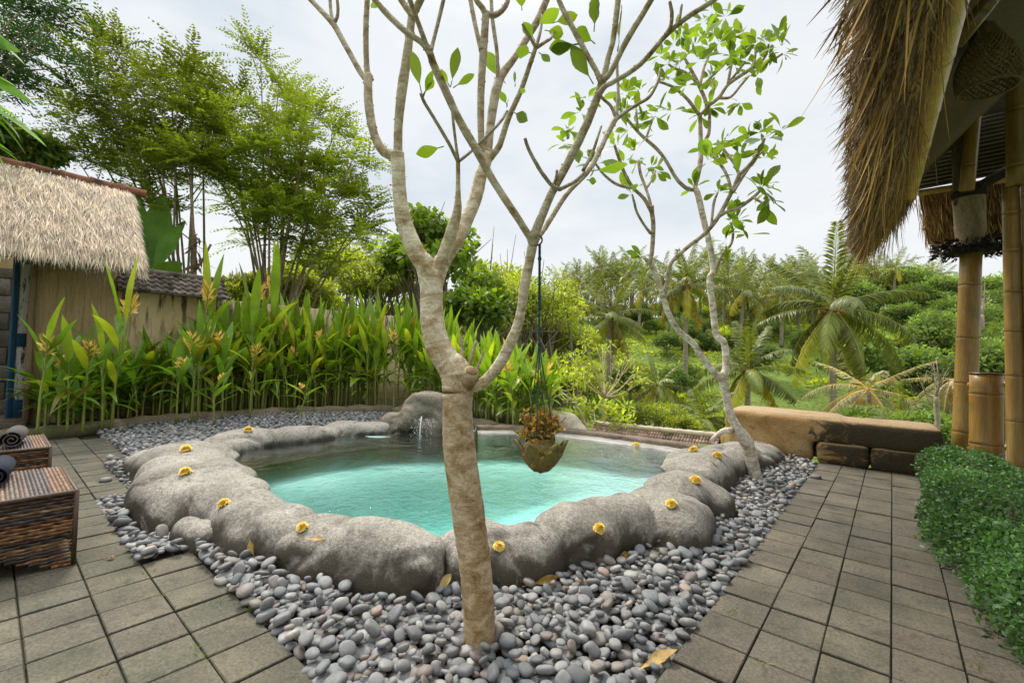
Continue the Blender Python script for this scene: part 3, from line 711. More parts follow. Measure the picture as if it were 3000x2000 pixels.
BR = [
 # left fork
 ([(1263,850,31),(1247,780,29.5),(1220,740,26.5),(1185,659,24),(1180,640,23),(1170,558,21),(1166,482,21),(1164,445,20)], 0, -.05),
 ([(1164,470,16),(1150,455,16),(1123,443,15),(1096,393,14),(1081,312,14),(1078,246,14),(1079,226,16)], -.05, .05),
 ([(1079,236,11),(1056,212,9),(1012,134,8.5),(976,71,9),(936,27,8),(895,-15,7),(850,-60,6)], .05, .1),
 ([(978,72,7),(970,40,5),(967,0,5),(965,-40,4)], .08, .1), ([(976,72,6),(988,50,5),(990,20,5),(985,-20,4)], .08, .05),
 ([(1080,230,11),(1074,190,8.5),(1072,90,8.5),(1076,0,8),(1080,-90,7)], .05, .0),
 ([(1165,470,15),(1166,424,14),(1168,357,14),(1177,268,15),(1190,179,14),(1199,112,13),(1207,49,12),(1214,20,12)], -.05, -.1),
 ([(1208,45,11),(1190,22,9),(1172,-5,9),(1150,-50,7)], -.1, -.1), ([(1208,50,12),(1225,15,12),(1245,-30,11),(1260,-90,9)], -.1, -.15),
 # right fork
 ([(1263,850,30),(1286,785,28),(1310,745,25),(1340,700,23),(1358,665,22),(1393,580,20),(1409,513,19),(1424,473,19),(1428,455,17)], 0, .12),
 ([(1425,470,14),(1413,430,11),(1409,390,10.5),(1409,268,11),(1416,156,12),(1422,67,11),(1424,38,11)], .12, .1),
 ([(1424,45,10),(1412,22,8.5),(1395,0,8),(1380,-40,7)], .1, .05), ([(1424,40,9),(1445,46,9),(1466,36,8.5),(1484,12,8),(1492,-25,7)], .1, .15),
 ([(1412,150,9),(1402,115,7.5),(1391,67,7),(1378,0,7),(1372,-50,6)], .1, .2), ([(1440,330,7),(1456,250,6),(1456,156,6),(1443,60,6),(1439,0,6),(1438,-40,5)], .16, .25),
 ([(1425,470,14),(1432,410,13.5),(1437,366,13),(1449,286,14),(1462,237,14),(1478,208,12),(1500,180,10),(1534,129,10),(1578,54,11),(1603,-5,11),(1630,-60,9)], .12, .3),
 ([(1428,470,13),(1446,450,11),(1464,425,10),(1489,348,9),(1525,268,8),(1556,179,7),(1570,138,6.5)], .12, .0),
 ([(1570,140,6),(1556,115,5),(1540,90,4.5),(1530,70,3.5)], 0, -.05), ([(1570,138,6),(1580,105,5),(1586,75,4),(1588,45,3)], 0, .05), ([(1570,142,5),(1595,125,5),(1615,112,4),(1620,95,3)], 0, .1),
 ([(1285,785,20),(1310,720,19),(1326,670,18),(1340,616,13),(1342,558,7.5),(1342,500,6.5),(1342,466,7)], 0, -.15),
 ([(1342,472,6),(1330,450,5.5),(1315,420,5.5),(1270,344,5),(1243,300,5),(1233,275,5)], -.15, -.3), ([(1342,470,5.5),(1336,424,4.5),(1327,348,4.5),(1324,283,4)], -.15, -.2), ([(1344,472,5),(1353,466,5),(1384,440,4.5),(1440,385,4.5),(1470,352,4.5),(1486,325,4)], -.15, -.1),
 # right hand limb
 ([(1345,1118,40),(1385,1126,24),(1406,1125,18),(1436,1101,17),(1467,1061,17),(1494,1007,16),(1516,954,15),(1529,896,14),(1538,829,15),(1552,762,14),(1560,715,15.5),(1563,695,14)], 0, -.12),
 ([(1561,712,14),(1548,688,12),(1516,638,12),(1449,536,11.5),(1400,446,13),(1346,353,12.5),(1302,259,12.5),(1270,188,11.5),(1258,150,11)], -.12, -.32),
 ([(1264,168,10),(1238,128,9),(1190,94,9),(1132,40,9),(1092,-8,8),(1060,-50,7)], -.32, -.38), ([(1262,165,9),(1240,108,8),(1212,31,8),(1199,-5,8),(1185,-60,7)], -.32, -.4), ([(1262,150,7),(1270,120,6),(1293,27,6),(1302,-12,6),(1315,-60,5)], -.32, -.28),
 ([(1561,712,15),(1572,672,14),(1614,571,13),(1668,469,13),(1712,379,13),(1748,290,12.5),(1768,228,13)], -.12, -.3),
 ([(1766,240,11),(1782,170,9),(1797,112,9),(1811,0,9),(1820,-60,8)], -.3, -.35), ([(1768,235,11),(1790,210,9),(1833,125,9),(1900,13,9),(1935,-45,8)], -.3, -.42), ([(1762,245,10),(1750,215,8.5),(1717,156,8),(1686,98,8),(1650,30,8),(1628,-20,7),(1600,-70,6)], -.3, -.3),
 ([(1755,275,10),(1775,252,8),(1800,239,7.5),(1876,189,8),(1953,102,8),(2014,51,8),(2075,12,8),(2120,-20,7)], -.3, -.5), ([(1950,106,7),(1965,75,6),(1968,40,6),(1962,5,5)], -.42, -.45), ([(1985,76,4),(1992,50,4),(1997,15,4)], -.45, -.45),
 ([(1562,712,12),(1580,690,9.5),(1598,665,8.5),(1659,571,7.5),(1717,509,8),(1748,460,8),(1775,402,8),(1806,344,8.5)], -.12, .05),
 ([(1806,348,7),(1833,328,5.5),(1868,306,5),(1902,284,5),(1927,240,4.5),(1935,200,3.5)], .05, .15), ([(1806,350,6),(1790,312,5),(1765,288,4.5),(1748,262,4)], .05, .0), ([(1806,345,6),(1811,268,5),(1808,200,4.5),(1812,150,4)], .05, .1),
 ([(1640,555,7),(1619,545,6),(1600,523,6),(1578,491,6),(1550,440,5.5),(1538,405,5)], -.2, -.3), ([(1640,555,6),(1660,545,5.5),(1688,529,5.5),(1712,505,5)], -.2, -.1), ([(1624,540,4.5),(1630,515,4),(1632,498,4)], -.2, -.22), ([(1708,500,6),(1735,450,5),(1752,400,4),(1762,370,3)], -.25, -.2),
 # stub shoots near the big fork
 ([(1356,1062,6),(1354,1030,5.5),(1352,1000,5),(1350,984,4.5)], .03, .04), ([(1378,1062,5),(1385,1035,5),(1392,1008,4.5),(1394,1000,4)], -.02, 0), ([(1394,1086,5),(1406,1060,4.5),(1414,1038,4),(1417,1030,3.5)], -.03, -.02),
]
tips = []
for pts, z0, z1 in BR:
    n = len(pts); q = [(x, y, r, D0+z0+(z1-z0)*k/(n-1)) for k, (x, y, r) in enumerate(pts)]
    r0 = pts[0][2]; sh = 1.2 if r0 > 16 else (.92 if r0 > 9 else .72)
    limb(mb, q, 5, 16 if r0 > 12 else 9, True, tint=(sh, sh*.97, sh*.9)); tips.append(q[-1])
# leaf scars: little nubs along the thinner limbs
for pts, z0, z1 in BR:
    if pts[0][2] > 20: continue
    for k in range(len(pts)-1):
        (x0, y0, r0), (x1, y1, r1) = pts[k], pts[k+1]
        for _ in range(3):
            t = rng.random(); d = D0+z0+(z1-z0)*(k+t)/(len(pts)-1); r = r0+(r1-r0)*t; s = rng.choice((-1, 1))*rng.uniform(.4, 1.)
            L = math.hypot(x1-x0, y1-y0)+1e-6
            q = P(x0+(x1-x0)*t+s*r*(y1-y0)/L, y0+(y1-y0)*t-s*r*(x1-x0)/L, d-.6*r*d/FPX*(1-abs(s)))
            ball(mb, q, r*d/FPX*rng.uniform(.16, .3), 1, (.8, .75, .66))
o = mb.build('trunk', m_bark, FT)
mb = MB(); tube(mb, [P(1366, 1122, 1.645), P(1374, 1104, 1.625), P(1381, 1086, 1.605)], [.038, .035, .026], 16, (.75, .65, .5))
stump = mb.build('pruned_stump', m_bark, FT)
mb = MB(); c0 = P(1381.5, 1085, 1.603); dd_ = nrm(P(1381, 1086, 1.605)-P(1366, 1122, 1.645))
v_, f_ = ico(2); q = v_*.022; q -= np.outer(q@dd_, dd_)*.8; q = q*(1+.12*fbm(v_, 3, 4))[:, None]; mb.add(q+c0, f_)
mb.build('cut_face', m_cut, stump)
LEAVES = [(1233,263,1210,156,32,-.28),(1243,277,1266,210,20,-.3),(1241,275,1270,232,22,-.28),(1315,250,1293,205,15,-.25),(1322,246,1342,147,30,-.2),(1333,254,1382,219,22,-.2),(1293,431,1221,451,33,-.25),(1476,237,1424,156,35,.3),(1529,27,1525,-20,28,0),(1565,116,1534,67,28,0),(1570,76,1637,27,36,.0),(1623,67,1690,45,32,.1),(1556,156,1516,147,37,0),(1686,130,1610,143,40,-.3),(1695,130,1614,147,30,-.3),(1739,125,1692,85,40,-.3),(1733,237,1677,138,42,-.3),(1741,85,1748,-10,50,-.3),(1811,138,1828,18,46,-.4),(1509,250,1509,212,10,-.1),(1485,308,1467,268,19,-.1),(1485,312,1492,290,14,-.1),(1507,330,1543,353,30,-.1),(1525,277,1536,259,15,0),(1739,500,1842,487,33,-.2),(1581,156,1610,179,20,0),(1721,527,1748,531,20,-.2),(1619,103,1619,76,12,.1),(1090,0,1100,25,22,.1),(1600,90,1650,100,34,.1)]
mb = MB(); camp = np.array([0, 0, HCAM])
for x0, y0, x1, y1, w, dz in LEAVES:
    D = D0+dz; p0 = P(x0, y0, D); p1 = P(x1, y1, D+rng.uniform(-.06, .06)); N = nrm(camp-(p0+p1)/2)+rng.normal(size=3)*.35
    L = np.linalg.norm(p1-p0)
    blades(mb, p0[None], (p1-p0)[None], N[None], L*1.04, w*D/FPX*1.1, rt(1, 1., .2), 8, rng.uniform(-.1, .12), .1, .55, .02, .12, stalk=.14)
    tube(mb, [p0-(p1-p0)*.1, p0+(p1-p0)*.15], .0018, 5, (1.2, 1.2, .8))
mb.build('crown', lm_fr, FT)

# ---- second, leafier frangipani at the right end of the pool
F2 = thing('frangipani_tree', 'slender leafy frangipani tree leaning beside the stone bench', 'tree', tuple(P(2213, 1400, 3.98)*[1, 1, 0]))
D1 = 3.96
B2 = [
 ([(2220,1425,20),(2213,1396,18),(2195,1319,18),(2186,1293,19),(2160,1254,14.5),(2139,1212,13.5),(2127,1152,12),(2119,1111,14),(2116,1090,12)], 0, 0),
 ([(2119,1112,12),(2100,1099,10.5),(2052,1039,9.5),(2029,1004,9.5),(1987,968,8.5),(1957,914,8.5),(1939,855,8),(1915,789,8),(1899,763,8)], 0, -.2),
 ([(1903,775,7.5),(1910,735,7),(1914,663,7),(1910,622,7),(1909,602,7)], -.2, -.3),
 ([(1898,765,6),(1890,758,5),(1884,757,3.5)], -.2, -.2),
 ([(1909,622,6),(1887,582,6),(1856,551,5.5),(1831,510,5.5),(1810,454,5),(1800,425,4)], -.3, -.5), ([(1856,551,5),(1826,546,5),(1800,536,4.5),(1770,512,4),(1745,480,3.5)], -.4, -.6),
 ([(1907,684,5),(1888,660,4),(1866,622,4),(1858,592,4),(1852,570,3)], -.25, -.4), ([(1910,615,5),(1903,585,4.5),(1892,551,4.5),(1877,510,4.5),(1870,470,4)], -.3, -.2), ([(1892,553,4),(1908,530,3.5),(1920,500,3)], -.25, -.1),
 ([(1940,862,7),(1951,845,6.5),(1957,807,6),(1968,768,6.5),(2014,724,6.5),(2065,684,6.5),(2106,633,6.5),(2147,556,6.5),(2167,510,6.5)], -.1, -.5),
 ([(2167,512,5.5),(2203,474,5),(2229,434,4.5),(2240,405,4)], -.5, -.7), ([(2167,514,5),(2152,480,4.5),(2132,454,4.5),(2118,435,4)], -.5, -.4), ([(2143,562,5),(2132,520,4.5),(2116,490,4.5),(2086,454,4),(2075,440,3.5)], -.45, -.3), ([(2150,560,5),(2175,520,4.5),(2210,470,4),(2236,440,3.5)], -.48, -.5),
 ([(2106,634,5.5),(2135,618,5),(2167,607,5),(2208,577,5),(2229,556,4)], -.4, -.6), ([(2208,579,4),(2235,594,3.5),(2255,585,3)], -.6, -.7), ([(2084,665,4.5),(2088,620,4),(2093,588,4),(2103,563,3)], -.4, -.35),
 ([(2117,1108,11),(2127,1069,10),(2121,1004,10),(2099,980,10),(2088,896,9.5),(2079,819,9.5),(2089,790,9),(2078,714,9),(2060,638,8.5),(2045,571,8.5),(2034,551,8)], 0, .3),
 ([(2034,556,6.5),(2014,553,6),(1984,526,5.5),(1953,474,5.5),(1927,439,5.5),(1892,408,5),(1866,383,4.5),(1836,347,4.5),(1825,325,3.5)], .3, .1), ([(1868,385,4.5),(1866,350,4),(1863,326,3.5)], .15, .2), ([(1892,408,4),(1905,370,3.5),(1915,345,3)], .15, .3),
 ([(2034,556,7),(2045,510,7.5),(2053,465,7.5),(2053,408,7),(2051,337,6.5)], .3, .45),
 ([(2051,340,6),(2014,291,5),(1979,260,4.5),(1953,247,4),(1930,240,3.5)], .45, .3), ([(2050,338,5.5),(2070,311,5.5),(2050,255,5.5),(2024,204,5),(2004,168,4)], .45, .4), ([(2050,255,5),(2062,200,4),(2076,165,4),(2080,140,3)], .45, .6), ([(2046,246,4.5),(2010,214,4),(1975,200,4),(1958,188,3)], .42, .3),
 ([(2070,314,5.5),(2106,286,5.5),(2132,250,5),(2167,224,5),(2208,199,5),(2260,178,4),(2293,158,3.5)], .45, .2), ([(2132,250,4.5),(2140,205,4),(2147,163,3.5)], .4, .5), ([(2132,248,4.5),(2165,205,4),(2185,180,3.5)], .4, .3), ([(2106,288,4.5),(2140,285,4),(2167,255,4),(2193,224,3.5)], .4, .6), ([(2208,200,4),(2213,165,3.5),(2213,135,3)], .25, .3), ([(2225,192,4),(2245,160,3.5),(2252,130,3)], .25, .1), ([(2052,258,4),(2085,225,4),(2130,180,3.5),(2150,150,3)], .45, .55), ([(2085,290,4),(2092,255,3.5),(2080,225,3)], .45, .6),
 ([(2060,440,6),(2068,410,5.5),(2077,388,5.5),(2079,340,5),(2078,316,4.5)], .4, .45),
 ([(2096,800,5),(2101,786,4.5),(2116,745,4.5),(2142,714,4),(2147,679,4),(2140,650,3)], .25, .1),
 ([(2148,1260,10),(2120,1262,8),(2095,1280,7),(2085,1290,6)], 0, .1),
]
mb = MB(); tips2 = []
for pts, z0, z1 in B2:
    n = len(pts); q = [(x, y, r, D1+z0+(z1-z0)*k/(n-1)) for k, (x, y, r) in enumerate(pts)]
    limb(mb, q, 5, 12 if pts[0][2] > 9 else 7, True, tint=(1.12, 1.12, 1.12) if pts[0][2] > 9.5 else (.8, .76, .68)); tips2.append((q[-1], q[-2]))
mb.build('trunk', m_bark, F2)
mb = MB()
CL2 = [(1810,430),(1861,444),(1907,490),(1917,337),(1968,326),(1831,326),(1876,265),(1831,275),(1938,163),(1994,102),(2019,107),(2060,61),(2086,31),(2126,51),(2177,97),(2172,158),(2229,117),(2274,102),(2290,138),(2259,163),(2152,194),(2218,224),(2167,301),(2126,413),(2101,444),(2167,454),(2198,403),(2234,388),(2290,383),(2239,464),(2075,474),(2234,546),(2254,556),(2157,648),(2167,663),(2126,709),(2188,686),(2152,622),(2086,230),(2035,133),(2106,128),(2137,163),(2050,180),(1990,190),(2100,90),(2060,110),(1975,130),(1960,230),(2010,250),(2140,110),(1700,330),(1660,380),(1690,430),(1720,290),(1760,470),(1650,420),(1880,360),(1840,380),(1930,330)]
cl = [(P(x, y, D1+rng.uniform(-.5, .5)), None) for x, y in CL2]
for (x, y, r, d), (x0, y0, r0, d0) in tips2[3:-1]: cl.append((P(x, y, d), nrm(P(x, y, d)-P(x0, y0, d0))))
for q, ax_ in cl:
    if ax_ is None: ax_ = nrm(np.array([rng.normal()*.5, rng.normal()*.5, 1.]))
    n = rng.integers(5, 9)
    D = nrm(ax_*rng.uniform(.1, .9, (n, 1))+runit(n)*.95)
    N = nrm(np.cross(np.cross(D, ax_), D)+rng.normal(size=(n, 3))*.3); N = np.where((N[:, 2:] < 0), -N, N)
    LLf = rng.uniform(.09, .20, n)
    blades(mb, q+D*.01, D, N, LLf, LLf*rng.uniform(.34, .44, n), rt(n, 1.05, .3), 6, rng.uniform(0, .3, n), .12, .6, .02, stalk=.12)
big = [(2225,597,2278,662,26,-.6),(1738,300,1722,150,40,-.3)]
for x0, y0, x1, y1, w, dz in big[:1]:
    D = D1+dz; p0 = P(x0, y0, D); p1 = P(x1, y1, D); N = nrm(camp-p0); blades(mb, p0[None], (p1-p0)[None], N[None], np.linalg.norm(p1-p0), w*D/FPX, (1, 1, 1), 7, .1, .1, .6, .02, .1)
mb.build('crown', lm_fr, F2)

# ================================================================ hanging pot
ZP = 1.60
PO = P(1585, 1330, ZP)
pot = thing('hanging_pot', 'carved brown lotus shaped pot hanging on a green rope from the frangipani limb', 'hanging pot', tuple(PO))
mt_pot = rough_mat('carved_pot', (.085, .066, .018), (.26, .20, .062), 10, .5, 90, .7, tint=True, coord='Object', stain=((.05, .04, .02), 14, .55, .75), spec=.35)
def lathe(mb, c, prof, seg=32, t=(1, 1, 1), capb=True):
    pr = np.array(prof, float); n = len(pr); th = np.linspace(0, 2*PI, seg, endpoint=False)
    v = np.stack([pr[:, :1]*np.cos(th), pr[:, :1]*np.sin(th), np.repeat(pr[:, 1:], seg, 1)], -1)+np.asarray(c)
    i, j = np.meshgrid(np.arange(n-1), np.arange(seg), indexing='ij'); j2 = (j+1) % seg
    mb.add(v.reshape(-1, 3), np.stack([i*seg+j, i*seg+j2, (i+1)*seg+j2, (i+1)*seg+j], -1).reshape(-1, 4), t)
mb = MB()
lathe(mb, PO, [(.002, -.068), (.024, -.056), (.048, -.030), (.064, 0), (.066, .02), (.058, .036), (.048, .042), (.044, .048), (.046, .056), (.040, .058), (.036, .03), (.0, .02)], 36)
mb.build('bowl', mt_pot, pot)
def petal(mb, ang, r, z0, z1, w, out_, t):
    n, m_ = 9, 7; u = np.linspace(0, 1, n); s_ = np.linspace(-1, 1, m_)
    for off in (0, .006):
        pass
    U, S_ = np.meshgrid(u, s_, indexing='ij'); wid = w*np.sin(PI*np.clip(U*.86+.14, 0, 1)**.9)**.75
    wid[-1] = .002
    z = z0+(z1-z0)*U; rb = np.interp(z, [-.068, -.056, -.030, 0, .02, .05], [.004, .027, .051, .067, .071, .076])+.006+out_*U**2
    a = ang+S_*wid/np.maximum(rb, .02); rr = rb-.012*S_**2*(1-U*.3)+.0
    v = np.stack([rr*np.cos(a), rr*np.sin(a), z], -1); vi = np.stack([(rr-.008)*np.cos(a), (rr-.008)*np.sin(a), z], -1)
    i, j = np.meshgrid(np.arange(n-1), np.arange(m_-1), indexing='ij'); q = np.stack([i*m_+j, i*m_+j+1, (i+1)*m_+j+1, (i+1)*m_+j], -1).reshape(-1, 4)
    N_ = n*m_; rim = [k for k in range(m_)]+[i*m_+m_-1 for i in range(1, n)]+[(n-1)*m_+k for k in range(m_-2, -1, -1)]+[i*m_ for i in range(n-2, 0, -1)]
    rq = np.array([[rim[k], rim[(k+1) % len(rim)], rim[(k+1) % len(rim)]+N_, rim[k]+N_] for k in range(len(rim))])
    mb.add(np.r_[v.reshape(-1, 3), vi.reshape(-1, 3)]+PO, [q, q[:, ::-1]+N_, rq[:, ::-1]], t)
face = math.atan2(-PO[1], -PO[0])
for k in range(6):
    mb = MB(); petal(mb, face+.62+k*PI/3, 0, -.05, .052, .046, .016, (1, 1, 1)); mb.build('petal', mt_pot, pot)
for k in range(6):
    mb = MB(); petal(mb, face+.1+k*PI/3, 0, -.058, .010, .036, .006, (1.25, 1.2, 1.1)); mb.build('petal', mt_pot, pot)
mb = MB()
top = P(1581, 716, D0-.12); kn = P(1580, 905, 1.58); low = P(1578, 1175, 1.59)
mt_rope = rough_mat('green_rope', (.018, .06, .065), (.05, .13, .125), 200, .8, 400, .8, coord='World', bdist=.004)
for ph in (0, PI):
    t = np.linspace(0, 1, 90); p = top*(1-t[:, None])+kn*t[:, None]; p[:, 0] += .0022*np.cos(t*120+ph); p[:, 1] += .0022*np.sin(t*120+ph); tube(mb, p, .0033, 6)
th = np.linspace(0, 2*PI, 24); lp = P(1568, 706, D0-.12); tube(mb, lp+np.c_[np.cos(th)*.024*CY, np.cos(th)*.024*SY, np.sin(th)*.02+.004], .0028, 6)
for q in (P(1581, 758, 1.555), kn, P(1579, 922, 1.58), P(1580, 1005, 1.585)): ball(mb, q, (.007, .007, .010), 2)
for k in range(4):
    a = k*PI/2+.3; e = PO+np.array([.05*math.cos(a), .05*math.sin(a), .05]); st_ = P(1579, 1000+20*(k % 2), 1.585)
    mid = st_*.75+e*.25; tube(mb, crom([kn, st_, mid*.35+e*.65, e], 6), .0019, 5)
mb.build('rope', mt_rope, pot)
pl = thing('potted_plant', 'small orange tipped succulent growing in the hanging lotus pot', 'plant', tuple(PO+[0, 0, .05]))
mb = MB(); ml = MB()
for k in range(85):
    a = rng.uniform(0, 2*PI); r = rng.uniform(0, .036); b0 = PO+np.array([r*math.cos(a), r*math.sin(a), .05]); h = rng.uniform(.035, .14)*(1-.3*r/.036)
    e = b0+np.array([math.cos(a), math.sin(a), 0])*rng.uniform(.0, .055)+np.array([rng.normal()*.012, rng.normal()*.012, h])
    if k < 10: e[2] = b0[2]+rng.uniform(-.03, .02); e[:2] += np.array([math.cos(a), math.sin(a)])*.03
    p = crom([b0, b0*.5+e*.5+np.array([0, 0, .006]), e], 4); tube(ml, p, .0011, 4)
    n = 8; t = rng.uniform(.45, 1, n)[:, None]; q = b0+(e-b0)*t
    colr_ = np.array([(1.5, .62, .3), (1.9, 1.1, .5), (1.0, 1.05, .35), (.62, .8, .22)])[rng.choice(4, n, p=[.17, .25, .33, .25])]*rng.uniform(.6, 1.3, (n, 1))
    kites(mb, q, nrm(runit(n)+np.array([0, 0, .4])), runit(n), rng.uniform(.012, .027, n), rng.uniform(.007, .013, n), colr_)
for k in range(60):
    t = rng.random(); fa = face-.25; q = PO+np.array([math.cos(fa), math.sin(fa), 0])*(.074-.02*t)+np.array([-math.sin(fa), math.cos(fa), 0])*(.02-.035*t+rng.normal()*.005)+np.array([0, 0, .03-.06*t])
    kites(mb, q[None], runit(1), runit(1), .013, .006, (1.2, 1.15, .5))
mb.build('foliage', leaf_mat('succulent_leaf', (.30, .24, .10), .3, .5, (1.3, 1.2, .8)), pl)
ml.build('stems', rough_mat('succulent_stem', (.16, .10, .05), (.25, .17, .07), 20), pl)
# ================================================================ gate house, wall and door on the left
def strands(mb, O, D, L, W, T, N=None, droop=.0, segs=1):
    n = len(O); N = runit(n) if N is None else N
    if segs == 1: kites(mb, O, D, N, L, W, T, .5)
    else: blades(mb, O, D, N, L, W, T, segs, droop, 0, .4, .12)
def thatch_mat(name, c, trans=.15):
    return leaf_mat(name, c, trans, .85, (1.2, 1.0, .7), .18, .1, 5.)
m_straw = thatch_mat('pale_thatch', (.95, .83, .68)); 
m_plast = rough_mat('rendered_mud_wall', (.56, .42, .22), (.74, .58, .34), 3, .9, 28, .92, coord='World', stretch=(6, 14, .7), stain=((.36, .26, .12), 1.1, .55, .75), bdist=.02)
mt, nt, out = mat('streaked_render'); b = NB(nt); v = b.coord('World')
na = b.noise(v, 3, 6, .65); nb_ = b.noise(b.scale(v, 4, 4, .6), 3.2, 5, .65); hz = b.sep(v)[2]; nd = b.noise(v, 60, 4, .7)
colr = b.ramp(na, [(.3, (.50, .38, .20)), (.7, (.70, .56, .36))])
colr = b.mix(b.math('MULTIPLY', b.rampf(nb_, .47, .62), b.rampf(hz, .9, 1.8, .15, .95)), colr, (.075, .065, .045))
colr = b.mix(b.rampf(hz, .1, .6, .7, 0), colr, (.14, .10, .05))
b.finish(out, colr, .92, b.bump(b.math('ADD', na, nd), .6, .015), .15); m_streak = mt
GH = thing('thatched_gatehouse', 'small gatehouse with thick pale straw thatch and a red tile ridge over the blue door', 'gatehouse', (-8.4, .6, 0))
mb = MB(); box(mb, (-8.36, .76, 1.23), (.12, .78, 2.36), ch=.01)
for k in range(64): # vertical combed ribs in the render
    y = .385+k*.0119; box(mb, (-8.298, y, 1.28+rng.normal()*.004), (.008, .0075, 2.2), t=(1, 1, 1))
mb.build('gate_wall', m_plast, GH)
m_dwood = rough_mat('weathered_wood', (.10, .062, .032), (.24, .16, .095), 5, .5, 60, .8, coord='World', stretch=(1, 1, .15))
mb = MB(); box(mb, (-8.28, .345, 1.2), (.17, .05, 2.3), ch=.008); mb.build('door_post', m_dwood, GH)
mb = MB(); box(mb, (-8.3, -.9, 1.2), (.16, .06, 2.3), ch=.008); mb.build('door_post', m_dwood, GH)
mb = MB(); box(mb, (-8.3, -.27, 2.28), (.18, 1.3, .1), ch=.008); mb.build('lintel', m_dwood, GH)
mb = MB(); box(mb, (-8.5, -.3, .04), (1.0, 1.3, .16), ch=.02); mb.build('stone_step', m_curb, GH)
# thatch: slab core plus strands
R0, E0 = np.array([-8.62, 0, 3.37]), np.array([-7.66, 0, 2.22])
vy0, vy1 = -2.2, 1.28
def slope(u, v, off=0): # u 0 ridge .. 1 eave
    base = R0[None]*(1-u[:, None])+E0[None]*u[:, None]; base[:, 1] = v; nn = nrm(np.array([[1.23, 0, 1.0]])); return base+nn*(off+.05*np.sin(u*PI))[:, None]
mb = MB(); u = np.linspace(0, 1, 14); vv = np.linspace(vy0, vy1, 40); U, Vv = np.meshgrid(u, vv, indexing='ij'); q = slope(U.ravel(), Vv.ravel(), np.full(U.size, -.03)); q2 = q-np.array([.10, 0, .15]); n1 = 40
i, j = np.meshgrid(np.arange(13), np.arange(39), indexing='ij'); F = np.stack([i*n1+j, (i+1)*n1+j, (i+1)*n1+j+1, i*n1+j+1], -1).reshape(-1, 4)
mb.add(q, F, (.8, .78, .75)); mb.add(q2, F[:, ::-1], (.35, .3, .25))
# end face and back slope
B0 = np.array([-9.62, 0, 2.14])
mb.add([(-8.62, vy1, 3.37), (-7.68, vy1, 2.16), (-7.8, vy1, 2.05), (-8.62, vy1, 3.1), (-9.44, vy1, 2.05), (-9.6, vy1, 2.16)], [np.array([0, 1, 2, 3]), np.array([0, 3, 4, 5])], (.5, .45, .4))
mb.add([(-8.62, vy0, 3.37), (-8.62, vy1, 3.37), (-9.62, vy1, 2.14), (-9.62, vy0, 2.14)], np.array([[0, 1, 2, 3]]), (.8, .75, .7))
n = 46000
u = np.clip(rng.uniform(-.02, 1.0, n), 0, 1); v = rng.uniform(vy0, vy1, n); O = slope(u, v, rng.uniform(-.03, .035, n))
down = nrm(E0-R0); D = np.tile(down, (n, 1))+rng.normal(size=(n, 3))*np.array([.14, .20, .14]); D[u > .9] += np.array([-.12, 0, -.3])
Ls = rng.uniform(.12, .32, n); nn = nrm(np.array([[1.23, 0, 1.0]]))+rng.normal(size=(n, 3))*.5
T = rt(n, 1., .3, .05)*np.where(rng.random((n, 1)) < .13, .5, 1.); strands(mb, O, D, Ls, rng.uniform(.004, .009, n), T, nn)
n = 8000; v = rng.uniform(vy0, vy1+.02, n); cl_ = .045*np.sin(v*23+3*np.sin(v*7.1))+.025*np.sin(v*61); O = np.c_[E0[0]+rng.uniform(-.13, .03, n), v, E0[2]+rng.uniform(-.02, .07, n)]
D = np.c_[rng.normal(size=n)*.13+.25, rng.normal(size=n)*.2, np.full(n, -1.)]; strands(mb, O, D, np.maximum(.05, rng.uniform(.06, .15, n)+cl_), rng.uniform(.005, .010, n), rt(n, 1.0, .3)*np.where(rng.random((n, 1)) < .2, .5, 1.))
n = 5000; u = rng.random(n); O = np.c_[R0[0]+(E0[0]-R0[0])*u, np.full(n, vy1)+rng.uniform(-.05, .04, n), R0[2]+(E0[2]-R0[2])*u+rng.uniform(-.12, .02, n)]
D = np.c_[rng.uniform(.1, .8, n), rng.uniform(0, .45, n), np.full(n, -1.)]; strands(mb, O, D, rng.uniform(.1, .26, n), rng.uniform(.005, .010, n), rt(n, .85, .35))
roof = mb.build('thatched_roof', m_straw, GH, smooth=False)
mb = MB()
for k in range(12): # ridge of half round tiles
    y0 = vy0+k*.305; t = np.linspace(0, .32, 5); tube(mb, np.c_[np.full(5, -8.62), y0+t, 3.375+.012*(1-t/.32)], .058+.008*(t < .03)+.006*(t > .29), 12, np.array([1, 1, 1])*rng.uniform(.7, 1.15))
m_terra = rough_mat('terracotta', (.14, .06, .035), (.33, .14, .085), 7, .4, 60, .85, tint=True, coord='World', stain=((.05, .035, .025), 6, .55, .75))
mb.build('ridge_tiles', m_terra, roof)
# gloom behind the open doorway is a real little lane wall
mb = MB(); box(mb, (-10.3, -.3, 1.1), (.2, 3.4, 2.4)); 
for k in range(9):
    for q in range(12): box(mb, (-10.19, -1.9+q*.3+(k % 2)*.15, .1+k*.26), (.03, .285, .245), ch=.012, t=np.array([1, 1, 1])*rng.uniform(.7, 1.2))
tag(mb.build('lane_wall', rough_mat('dark_stone_blocks', (.10, .09, .075), (.2, .18, .15), 5, .5, 40, .9, tint=True, coord='World'), loc=(-10.3, -.3, 0)), 'dark stone block wall seen through the doorway behind the blue door', 'wall')
